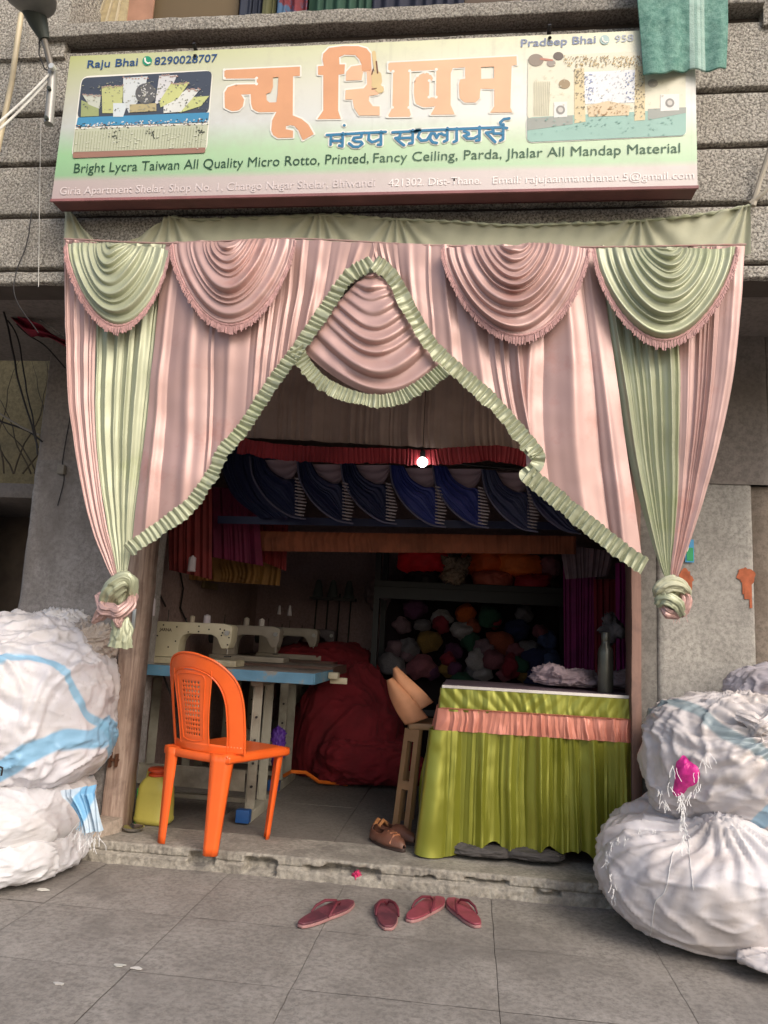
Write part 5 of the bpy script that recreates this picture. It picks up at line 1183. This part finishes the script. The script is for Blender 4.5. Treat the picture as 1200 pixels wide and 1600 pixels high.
# thread stands and a dark machine head at the back
st2 = empty('thread_stand', label='dark thread stand with rods behind the rear sewing machines', cat='thread stand')
for x in (-1.35, -1.25, -1.15, -1.05): MB().tube([(x, 2.95, .87), (x+.01, 2.95, 1.42)], .008, 6).build('rod', m_dark, st2)
MB().box((-1.4, 2.9, 1.36), (-1.0, 3.0, 1.385)).build('tray', m_dark, st2)
for k, x in enumerate((-1.33, -1.2, -1.06)):
    o = MB().lathe([(.05, 0), (.045, .02), (.025, .13), (.01, .15)], (x, 2.93, 1.386), 16).build('thread_spool', M('grey_green_thread', srgb(70, 76, 76), .8), smooth=True)
    setp(o, ('grey thread cone at the left end of the rear stand', 'middle grey thread cone on the rear stand', 'grey thread cone at the right end of the rear stand')[k], 'thread spool', 'thread spools')
# things fixed on the left wall
def wallbox(y, z, h_, w_, mat, label, cat='socket', name='wall_socket'):
    o = MB().box((-1.949, y, z), (-1.925, y+w_, z+h_)).build(name, mat, bevel=.004); return setp(o, label, cat)
m_sock = M('greyed_switch_plate', srgb(150, 138, 130), .6)
wallbox(.62, 1.40, .12, .16, m_sock, 'upper grey socket box on the left wall near the doorpost'); wallbox(.66, 1.26, .09, .10, m_sock, 'lower grey socket box on the left wall near the doorpost')
wallbox(1.75, 1.36, .05, .30, M('ochre_bracket', srgb(130, 112, 80), .6), 'small ochre bracket on the left wall above the second machine', 'bracket', 'wall_bracket')
for k, (y, z0, z1_) in enumerate(((.72, 1.4, 1.0), (.9, 1.52, 1.2), (1.3, 1.45, 1.1))):
    o = MB().tube([(-1.94, y, z0), (-1.935, y+.08, z0-.12), (-1.935, y+.06, z1_+.1), (-1.93, y+.2, z1_)], .006, 5).build('cable', m_cable, smooth=True)
    setp(o, ('dark flex dropping from the sockets on the left wall', 'dark flex drooping on the left wall above the cream machine', 'dark flex on the left wall above the second machine')[k], 'cable')
o, _ = bale('hanging_bag', tuple(at(590, 930, 2.9)), (.10, .08, .13), 48, M('grey_mauve_cloth', srgb(110, 96, 100), .8), 0, 1, 1, (0, 0, 1), nu=60, nv=50, lump=.05)
setp(o, 'grey mauve bag hanging on the back wall left of the rack', 'bag')

# ================================================================ counter with its skirt
ct = empty('counter_table', label='grey topped counter table standing in the right of the shop entrance', cat='counter')
cx0, cx1, cy0, cy1, cz = -.13, .93, .26, .80, .865
MB().box((cx0, cy0, cz-.025), (cx1, cy1, cz)).build('tabletop', M('grey_laminate', srgb(112, 96, 104), .35, var=.15), ct, bevel=.002)
MB().box((cx0-.002, cy0-.008, cz-.012), (cx1, cy0-.001, cz+.002)).build('edge_trim', M('white_trim', srgb(222, 216, 208), .35, bmp=0), ct)
for x in (cx0+.05, cx1-.05):
    for y in (cy0+.06, cy1-.05): MB().box((x-.02, y-.02, FZ), (x+.02, y+.02, cz-.026)).build('leg', m_dark, ct)
gp = MB()
for k in range(12): x = cx0+.03+k*.035; gp.box((x, cy0+.02, cz+.0005), (x+.004, cy0+.12, cz+.0012))
m_lime = satin('lime_satin', srgb(136, 138, 50), shine=.42); m_lime2 = satin('salmon_satin', srgb(206, 132, 112))
sk = empty('table_skirt', label='lime green satin skirt with a salmon band pinned round the counter', cat='table skirt')
def skirt(name, za, zb, mat, n_, seed, fl0, fl1, nu, nv, amp0, amp1, hem=None, off=0):
    # path: along the left side (from back), round the corner, along the front
    side = .50; L = side+(cx1-cx0); U, V = np.meshgrid(np.linspace(0, 1, nu), np.linspace(0, 1, nv)); d = U*L
    fl_ = (fl0+(fl1-fl0)*V)
    r_ = .03; onside = d < side
    x = np.where(onside, cx0, cx0+(d-side)); y = np.where(onside, cy0+(side-d), cy0)
    c_ = np.clip((d-side)/r_*.5+.5, 0, 1)
    nxv = -(1-c_); nyv = -c_; nl = np.sqrt(nxv**2+nyv**2); nxv, nyv = nxv/nl, nyv/nl
    a = amp0+(amp1-amp0)*V
    Uw = U+.010*noise(np.stack([V*1.8, U*5, 0*U], -1), 1, seed)
    D = fl_+folds(Uw, n_, seed, V)*a+folds(Uw+.01*V, n_*2.3, seed+9, V*2)*a*.25+off
    zbot = zb if hem is None else np.interp(x[0], *hem)+.006*noise1(x[0], 22, 4)
    z = za+(zbot-za)*V
    P = np.stack([x+nxv*D, y+nyv*D, z], -1); P[..., 1] += fbm(P, 5, seed)*.006
    return grid(name, P, mat, sk)
NF = 22
fl = lambda z: .012+.055*((cz-z)/(cz-.1))
skirt('top_band', cz-.013, .745, m_lime, 26, 71, .012, .02, 420, 30, .003, .006)
# diagonal tension creases on the top band
o = bpy.data.objects['top_band.001'] if 'top_band.001' in bpy.data.objects else sk.children[0]
co = np.zeros(len(o.data.vertices)*3); o.data.vertices.foreach_get('co', co); co = co.reshape(-1, 3)
co[:, 1] -= .005*np.abs(np.sin((co[:, 0]+(co[:, 2]-.8)*.9*np.sign(.25-co[:, 0]))*48+noise1(co[:, 0], 6, 4)*2))**1.5*(co[:, 1] < cy0+.02)*(.5+.5*noise1(co[:, 0], 7, 6))
o.data.vertices.foreach_set('co', co.reshape(-1)); o.data.update()
skirt('salmon_band', .757, .655, m_lime2, 30, 75, .028, .042, 1000, 24, .006, .015)
hx = np.linspace(cx0-.1, .95, 200); hem = (hx, np.interp(hx, *crs([(cx0-.1, .115), (cx0, .10), (-.02, .105), (.04, .12), (.10, .165), (.14, .18), (.19, .145), (.25, .13), (.29, .112), (.33, .14), (.38, .175), (.43, .15), (.48, .155), (.55, .16), (.60, .125), (.68, .10), (.78, .098), (.95, .10)], np.linspace(0, 1, 300)).T))
skirt('skirt_panel', .657, .1, m_lime, 15, 72, .040, .090, 1100, 110, .028, .052, hem, off=0)
gt = MB(); 
for k in range(160):
    x = cx0+k*(cx1-cx0)/159; y = cy0-.03
    if k % 1 == 0: gt.tube([(x-.004, y-.004, .757), (x, y-.008, .762), (x+.004, y-.004, .757)], .0025, 4)
gt.build('gathering_ruche', m_lime2, sk)
# steel bottle and cloths on the counter
bo = empty('steel_bottle', (0, 0, 0), 0, 'tall dull steel water bottle standing on the counter by the doorpost', 'bottle')
c_ = at(946, 1086, .42); m_st = M('brushed_steel_dark', srgb(104, 104, 96), .35, metal=.6, bmp=0)
MB().lathe([(.036, 0), (.038, .005), (.038, .19), (.034, .215), (.021, .235), (.020, .25)], (c_.x, .42, cz+.001), 28).build('bottle_body', m_st, bo, smooth=True)
MB().lathe([(.021, 0), (.022, .005), (.022, .04), (.019, .045)], (c_.x, .42, cz+.252), 24).build('bottle_cap', m_st, bo, smooth=True)
o, _ = bale('cloth_pile', (.50, .62, .90), (.16, .12, .05), 51, M('mauve_white_cloth', srgb(150, 132, 138), .8), .1, .8, 1.4, (1, 0, .3), nu=120, nv=70, floor=.866, lump=.03)
setp(o, 'pale mauve cloth piled on the counter left of the steel bottle', 'cloth')
o, _ = bale('cloth_pile', (.86, .66, .90), (.12, .1, .045), 52, M('mauve_white_cloth', srgb(150, 132, 138), .8), .1, .8, 1.4, (1, 0, 0), nu=90, nv=60, floor=.866, lump=.02)
setp(o, 'grey mauve cloth on the counter between bottle and doorpost', 'cloth')
o, _ = bale('cloth_bundle', tuple(at(957, 978, .9)), (.045, .04, .06), 53, M('bundle_grey', cols[2][1], .8), 0, 1, 1, (0, 0, 1), nu=50, nv=36, lump=.05)
setp(o, 'small pale grey bundle hanging behind the steel bottle', 'bundle')
# grey slippers / rolled cloth under the hem
def shoe(loc, rz, L, mat_sole, mat_up, label, tilt=0, name='closed_shoe', strap=None):
    s_ = empty(name, loc, rz, label, 'shoe')
    n_ = 26; t_ = np.linspace(0, 1, n_); W_ = .042*(np.sin(PI*np.clip(t_*.96+.03, 0, 1))**.42)*(1+.18*np.sin(PI*t_*1.4-.3))
    out = [(x*L, w_) for x, w_ in zip(t_, W_)]+[(x*L, -w_*.85) for x, w_ in zip(t_[::-1], W_[::-1])]
    MB().prism(out, 2, 0, .018).build('sole', mat_sole, s_, bevel=.003, seg=1)
    U, V = np.meshgrid(np.linspace(0, PI, 24), np.linspace(0, 1, 40))
    hh = np.interp(V, [0, .1, .35, .5, .62, .8, .95, 1], [.05, .062, .052, .058, .062, .048, .030, .018])
    ww = np.interp(V[:, 0], t_, W_)[:, None]*.97
    P = np.stack([V*L*.98+.003, np.cos(U)*ww, .017+np.sin(U)**.75*hh], -1); P += (fbm(P, 30, 7)*.003)[..., None]
    keep = ~((V[:-1, :-1] > .10) & (V[:-1, :-1] < .46) & (U[:-1, :-1] > .75) & (U[:-1, :-1] < 2.39))
    u_ = grid('upper', P, mat_up, s_, keep=keep); md = u_.modifiers.new('thickness', 'SOLIDIFY'); md.thickness = .003
    return s_
m_gs = M('dusty_grey_shoe', srgb(74, 70, 68), .8); m_gso = M('grey_sole', srgb(74, 70, 66), .8)
for k, (x, lab) in enumerate(((.06, 'flattened dusty grey cloth roll under the skirt hem, left one'), (.31, 'flattened dusty grey cloth roll under the skirt hem, right one'))):
    o, _ = bale('cloth_roll', (x, .235, .118), (.15, .07, .032), 61+k, m_gs, -.08, .7, .4, (1, 0, 0), nu=110, nv=60, floor=FZ, lump=.012)
    setp(o, lab, 'cloth')
m_bs = M('brown_leather', srgb(106, 68, 52), .55, dirt=srgb(130, 104, 90), dlo=.5, dhi=.7); m_bso = M('dark_brown_sole', srgb(62, 48, 42), .7)
s_ = shoe((-.46, .40, FZ), R(-46), .26, m_bso, m_bs, 'worn brown leather shoe with tan straps on the step, nearer one')
for k in range(3): MB().tube([(.15+.022*k, -.036, .03), (.152+.022*k, -.015, .073-.004*k), (.154+.022*k, .015, .073-.004*k), (.15+.022*k, .036, .03)], .0055, 6).build('strap', M('tan_strap', srgb(160, 104, 72), .5), s_, smooth=True)
s_ = shoe((-.44, .50, FZ), R(-38), .26, m_bso, m_bs, 'worn brown leather shoe with tan heel straps on the step, farther one')
MB().tube([(.01, -.035, .05), (-.004, 0, .07), (.01, .035, .05)], .011, 8).tube([(.04, -.035, .05), (.035, 0, .075), (.04, .035, .05)], .009, 8).build('heel_strap', M('tan_strap2', srgb(200, 138, 88), .5), s_, smooth=True)
# flip-flops
m_ff = M('maroon_rubber', srgb(108, 54, 64), .6, dirt=srgb(84, 44, 54), dscale=14, dlo=.48, dhi=.6); m_ff2 = M('crimson_rubber', srgb(140, 62, 76), .6, dirt=srgb(128, 56, 66), dscale=14, dlo=.5, dhi=.65)
m_ffs = M('dark_red_strap', srgb(92, 34, 46), .5, bmp=0); m_ffl = M('pale_sole_edge', srgb(150, 110, 108), .7)
def flipflop(toe, heel, mat, label, w_=.046):
    a = Vector((heel[0], heel[1], 0)); b = Vector((toe[0], toe[1], 0)); L = (b-a).length
    s_ = empty('flip_flop', (a.x, a.y, .001), math.atan2(b.y-a.y, b.x-a.x), label, 'flip-flop', 'flip-flops before the step')
    n_ = 24; t_ = np.linspace(0, 1, n_); W_ = w_*np.sin(PI*np.clip(t_*.97+.015, 0, 1))**.40*np.interp(t_, [0, .2, .4, .75, 1], [.84, .86, .80, 1.08, 1.0])
    out = [(x*L, w) for x, w in zip(t_, W_)]+[(x*L, -w) for x, w in zip(t_[::-1], W_[::-1])]
    MB().prism(out, 2, 0, .011).build('sole', m_ffl, s_, bevel=.002, seg=1)
    MB().prism([(x*.985+.0015, y*.96) for x, y in out], 2, .0112, .019).build('footbed', mat, s_, bevel=.002, seg=1)
    h = Vector((L*.74, 0, .02))
    for sgn in (1, -1):
        MB().tube([h, h+Vector((-.012, sgn*.010, .018)), Vector((L*.56, sgn*w_*.55, .045)), Vector((L*.44, sgn*w_*.80, .034)), Vector((L*.36, sgn*w_*.84, .016))], [.003, .005, .006, .0055, .004], 8).build('strap', m_ffs, s_, smooth=True)
    return s_
flipflop((-.45, -.25), (-.60, -.545), m_ff, 'leftmost maroon flip-flop, turned outward, on the pavement', .050)
flipflop((-.315, -.20), (-.275, -.49), m_ff, 'dark maroon flip-flop pointing at the step, second from the left', .053)
flipflop((-.09, -.11), (-.205, -.39), m_ff2, 'crimson flip-flop, left one of the toe-to-toe pair', .050)
flipflop((-.05, -.11), (.06, -.38), m_ff2, 'crimson flip-flop, right one of the toe-to-toe pair', .050)
o, _ = bale('pink_scrap', (-.47, .0, .04), (.006, .003, .003), 55, M('pink_scrap_cloth', srgb(196, 50, 100), .8), 0, 1, 1, (1, 0, 0), nu=24, nv=14, lump=.006)
setp(o, 'tiny bright pink scrap caught on the broken step edge', 'scrap')

# ================================================================ orange chair
m_och = M('orange_plastic', srgb(232, 98, 36), .38, var=.06, bmp=.08, bscale=200, dirt=srgb(190, 74, 30), dlo=.6, dhi=.8)
ch = empty('plastic_chair', (-1.243, .03, FZ), R(-25.6), 'orange moulded plastic chair with a perforated oval back on the step', 'chair')
def bk(x, z):   # back surface: wraps forward at the sides and leans backwards
    x *= 1.17; return Vector((x, -.045-(z-.43)*.20+.075*(abs(x)/.2)**2.2, z))
def curvgrid(A, B, n1, n2):
    a = crs(A, np.linspace(0, 1, n1)); b = crs(B, np.linspace(0, 1, n1)); P = np.zeros((n2, n1, 3))
    for j in range(n2):
        q = a*(1-j/(n2-1))+b*(j/(n2-1)); P[j] = [tuple(bk(x, z)) for x, z in q]
    return P
def solid(o, th=.005, bev=.0015):
    md = o.modifiers.new('thickness', 'SOLIDIFY'); md.thickness = th; md.offset = 0
    return o
outer = [(-.195, .425), (-.20, .55), (-.198, .68), (-.178, .77), (-.125, .84), (-.05, .872), (0, .877), (.05, .872), (.125, .84), (.178, .77), (.198, .68), (.20, .55), (.195, .425)]
inner = [(-.142, .425), (-.148, .55), (-.146, .66), (-.128, .735), (-.09, .782), (-.04, .802), (0, .806), (.04, .802), (.09, .782), (.128, .735), (.146, .66), (.148, .55), (.142, .425)]
arch = solid(grid('back_frame', curvgrid(outer, inner, 90, 7), m_och, ch))
MB().tube([bk(x, z)+Vector((0, -.003, 0)) for x, z in crs(outer, np.linspace(0, 1, 80))], .0055, 8).build('back_rim', m_och, ch, smooth=True)
MB().tube([bk(x, z)+Vector((0, -.003, 0)) for x, z in crs(inner, np.linspace(0, 1, 80))], .0035, 6).build('back_rim', m_och, ch, smooth=True)
sl = [(-.104, .80), (-.100, .74), (-.088, .64), (-.080, .54), (-.078, .46)]; sr = [(-x, z) for x, z in sl]
nvv = 33; P = np.zeros((nvv, 25, 3)); L_ = crs(sl, np.linspace(0, 1, nvv)); R__ = crs(sr, np.linspace(0, 1, nvv))
for j in range(nvv):
    for i in range(25):
        q = L_[j]*(1-i/24)+R__[j]*(i/24); v = bk(q[0], q[1]); P[j, i] = tuple(v)
ii, jj = np.meshgrid(np.arange(24), np.arange(nvv-1)); keep = ~((ii % 2 == 1) & (jj % 2 == 1) & (ii > 5) & (ii < 19) & (jj > 3) & (jj < nvv-4))
solid(grid('back_splat', P, m_och, ch, keep=keep), .004)
rim = [(-.074, .770), (-.036, .782), (0, .785), (.036, .782), (.074, .770), (.072, .70), (.062, .60), (.056, .50), (.048, .482), (0, .474), (-.048, .482), (-.056, .50), (-.062, .60), (-.072, .70), (-.074, .770)]
MB().tube([bk(x, z)+Vector((0, -.003, 0)) for x, z in crs(rim, np.linspace(0, 1, 90))], .003, 6).build('splat_rim', m_och, ch, smooth=True)
for sgn in (1, -1): MB().tube([bk(sgn*abs(x), z)+Vector((0, -.003, 0)) for x, z in crs(sl, np.linspace(0, 1, 30))], .0035, 6).build('splat_edge', m_och, ch, smooth=True)
lo = [(-.195, .43), (-.1, .425), (0, .423), (.1, .425), (.195, .43)]; hi = [(-.195, .46), (-.1, .468), (0, .470), (.1, .468), (.195, .46)]
solid(grid('back_rail', curvgrid(lo, hi, 40, 5), m_och, ch), .005)
# seat
nu, nv = 40, 34; U, V = np.meshgrid(np.linspace(-1, 1, nu), np.linspace(0, 1, nv))
wx = .205+.012*V; X = U*wx; Y = -.035+.43*V+.02*(1-U**2)*(V > .5)*(V-.5)*2-.0
Z = .432-.016*np.exp(-((U/.7)**2+((V-.45)/.4)**2))-.014*np.clip((np.abs(U)-.9)/.1, 0, 1)**1.5-.02*np.clip((V-.92)/.08, 0, 1)**1.5
solid(grid('seat', np.stack([X, Y, Z], -1), m_och, ch), .005)
ap = []
path = [(-.205, -.03), (-.21, .1), (-.215, .25), (-.215, .39), (-.12, .405), (0, .41), (.12, .405), (.215, .39), (.215, .25), (.21, .1), (.205, -.03)]
pc = crs(path, np.linspace(0, 1, 80)); P = np.stack([np.stack([pc[:, 0]*k, pc[:, 1], np.full(80, z)-0*(pc[:, 0])], -1) for k, z in ((1, .424), (1.012, .415), (1.012, .402), (1.0, .392))])
solid(grid('seat_apron', P, m_och, ch), .005)
rb = crs([(-.205, -.03), (-.1, -.05), (0, -.055), (.1, -.05), (.205, -.03)], np.linspace(0, 1, 30))
solid(grid('seat_apron', np.stack([np.stack([rb[:, 0], rb[:, 1], np.full(30, z)], -1) for z in (.43, .41, .392)]), m_och, ch), .005)
def chair_leg(top, bot, wt, wb, ang):
    # ribbed angle-section leg; ang = outward direction of the corner
    ca, sa = math.cos(ang), math.sin(ang)
    sec = [(-1, -.55), (-.92, -.1), (-.6, .28), (-.34, .40), (-.16, .30), (0, .42), (.16, .30), (.34, .40), (.6, .28), (.92, -.1), (1, -.55)]
    n_ = 14; P = np.zeros((n_, len(sec), 3))
    for k in range(n_):
        t_ = k/(n_-1); w_ = wt+(wb-wt)*t_**.8; c = Vector(top).lerp(Vector(bot), t_)
        for j, (a, b) in enumerate(sec): P[k, j] = (c.x+(b*ca*.8-a*sa)*w_, c.y+(b*sa*.8+a*ca)*w_, c.z)
    return solid(grid('leg', P, m_och, ch), .005)
chair_leg((.165, -.03, .43), (.165, -.055, .0), .056, .032, R(-60)); chair_leg((-.165, -.03, .43), (-.150, -.055, .0), .056, .030, R(-120))
chair_leg((.185, .36, .42), (.160, .335, .0), .044, .026, R(50)); chair_leg((-.185, .36, .42), (-.170, .335, .0), .040, .022, R(130))

# ================================================================ jerry can, bowl, green pan, stool
jc = empty('jerry_can', tuple(at(243, 1288, .30)), R(-8), 'yellow plastic can with an orange cap left of the chair', 'can'); jc.location = (-1.575, .36, FZ)
m_jc = M('oil_yellow_plastic', srgb(184, 174, 84), .4, var=.12, scale=6)
def rring(w_, d_, z, n_=40, e=.55):
    return [(math.copysign(abs(math.cos(a))**e, math.cos(a))*w_, math.copysign(abs(math.sin(a))**e, math.sin(a))*d_, z) for a in [2*PI*k/n_ for k in range(n_)]]
prof = [(.066, .048, 0), (.084, .062, .004), (.094, .070, .016), (.095, .071, .03), (.091, .068, .036), (.090, .067, .11), (.085, .064, .155), (.087, .065, .160), (.080, .060, .188), (.066, .052, .21), (.048, .042, .226), (.036, .034, .232)]
grid('can_body', np.array([rring(*q) for q in prof]), m_jc, jc, wrapu=True)
MB().lathe([(.036, 0), (.046, .002), (.046, .012), (.036, .016), (.036, .022), (.050, .026), (.050, .036), (.04, .042), (.0, .042)][:8], (0, 0, .23), 26).build('can_cap', M('orange_red_cap', srgb(176, 62, 26), .4, bmp=0), jc, smooth=True)
MB().tube([(-.06, 0, .215), (-.055, 0, .255), (-.02, 0, .262)], .006, 8).build('can_handle', m_jc, jc, smooth=True)
o = MB().lathe([(.018, 0), (.045, .012), (.052, .024), (.048, .024), (.03, .010), (.004, .006)], (-1.60, .18, FZ), 28).build('steel_bowl', M('polished_steel', srgb(190, 188, 184), .15, metal=.95, bmp=0), smooth=True)
setp(o, 'small shiny steel bowl on the floor beside the doorpost', 'bowl')
o = MB().prism([(.0, 0), (.05, 0), (.045, .12), (.02, .16), (.0, .17)], 1, .32, .335).build('green_dustpan', M('bright_green_plastic', srgb(20, 150, 62), .4, bmp=0), bevel=.003); o.location = (-1.66, .0, FZ)
setp(o, 'bright green plastic dustpan edge behind the left doorpost', 'dustpan')
sto = empty('plastic_stool', (0, 0, 0), 0, 'tan plastic stool with slotted legs half hidden left of the counter', 'stool')
m_tan = M('tan_plastic', srgb(150, 118, 84), .55)
sx_, sy_ = -.16, .70
MB().box((sx_-.15, sy_-.15, .61), (sx_+.15, sy_+.15, .645)).build('seat', m_tan, sto, bevel=.012)
def slotted(p_bot, p_top, w0, w1, axis):
    # tapered leg panel with two tall slots
    m_ = MB(); c0, c1 = Vector(p_bot), Vector(p_top); ax = Vector(axis)
    zs = [0, .08, .42, .50, .88, 1.]
    for a, b in zip(zs[:-1], zs[1:]):
        q0 = c0.lerp(c1, a); q1 = c0.lerp(c1, b); h0 = w0+(w1-w0)*a; h1 = w0+(w1-w0)*b; th = ax.cross(Vector((0, 0, 1)))*.012
        slot = (abs(a-.08) < .01) or (abs(a-.50) < .01)
        for (s0, s1) in (((-1, -.42), (.42, 1)) if slot else ((-1, 1),)):
            m_.hexa([q0+ax*h0*s0-th, q0+ax*h0*s1-th, q0+ax*h0*s1+th, q0+ax*h0*s0+th], [q1+ax*h1*s0-th, q1+ax*h1*s1-th, q1+ax*h1*s1+th, q1+ax*h1*s0+th])
    return m_.build('leg', m_tan, sto)
slotted((sx_-.165, sy_-.17, FZ), (sx_-.125, sy_-.13, .612), .055, .05, (.8, -.6, 0)); slotted((sx_-.17, sy_+.15, FZ), (sx_-.13, sy_+.11, .612), .05, .045, (.8, .6, 0))
slotted((sx_+.165, sy_-.15, FZ), (sx_+.12, sy_-.11, .612), .05, .045, (.8, .6, 0)); slotted((sx_+.16, sy_+.15, FZ), (sx_+.12, sy_+.11, .612), .05, .045, (.8, -.6, 0))
fc = empty('folded_card', label='two overlapping peach coloured card flaps rising from the tan stool', cat='card')
m_pe = M('peach_card', srgb(196, 138, 100), .7)
for k, (L1, L2) in enumerate((([(616, 1044), (618, 1070), (634, 1092), (650, 1112)], [(618, 1042), (640, 1062), (662, 1082), (676, 1098)]), ([(606, 1062), (610, 1086), (620, 1110), (634, 1132)], [(612, 1060), (634, 1082), (652, 1102), (668, 1122)]))):
    U, V = np.meshgrid(np.linspace(0, 1, 14), np.linspace(0, 1, 20)); A_ = crs(L1, V); B2 = crs(L2, V)
    P = pl(A_*(1-U[..., None])+B2*U[..., None], .60-.03*k); P[..., 1] -= .03*np.sin(PI*U)
    o = grid('flap', P, m_pe, fc); md = o.modifiers.new('thickness', 'SOLIDIFY'); md.thickness = .008
# litter on the pavement
for k, (x, y, s, c_, lab) in enumerate(((-1.09, -.99, .02, srgb(190, 188, 180), 'small white paper scrap on the pavement near the middle joint'), (-1.03, -1.0, .017, srgb(196, 192, 186), 'white droppings like speck beside the paper scrap'), (-1.21, -1.15, .016, srgb(190, 186, 180), 'torn white scrap nearest the camera on the left'), (-1.70, -.42, .028, srgb(200, 198, 190), 'white strip of packing by the left bale'))):
    n_ = 9; pts = [(x+math.cos(a)*s*random.uniform(.5, 1.4), y+math.sin(a)*s*.5*random.uniform(.5, 1.4)) for a in [2*PI*q/n_ for q in range(n_)]]
    setp(MB().prism(pts, 2, .0022, .0045).build('litter_scrap', M('scrap%d' % k, c_, .9)), lab, 'litter')
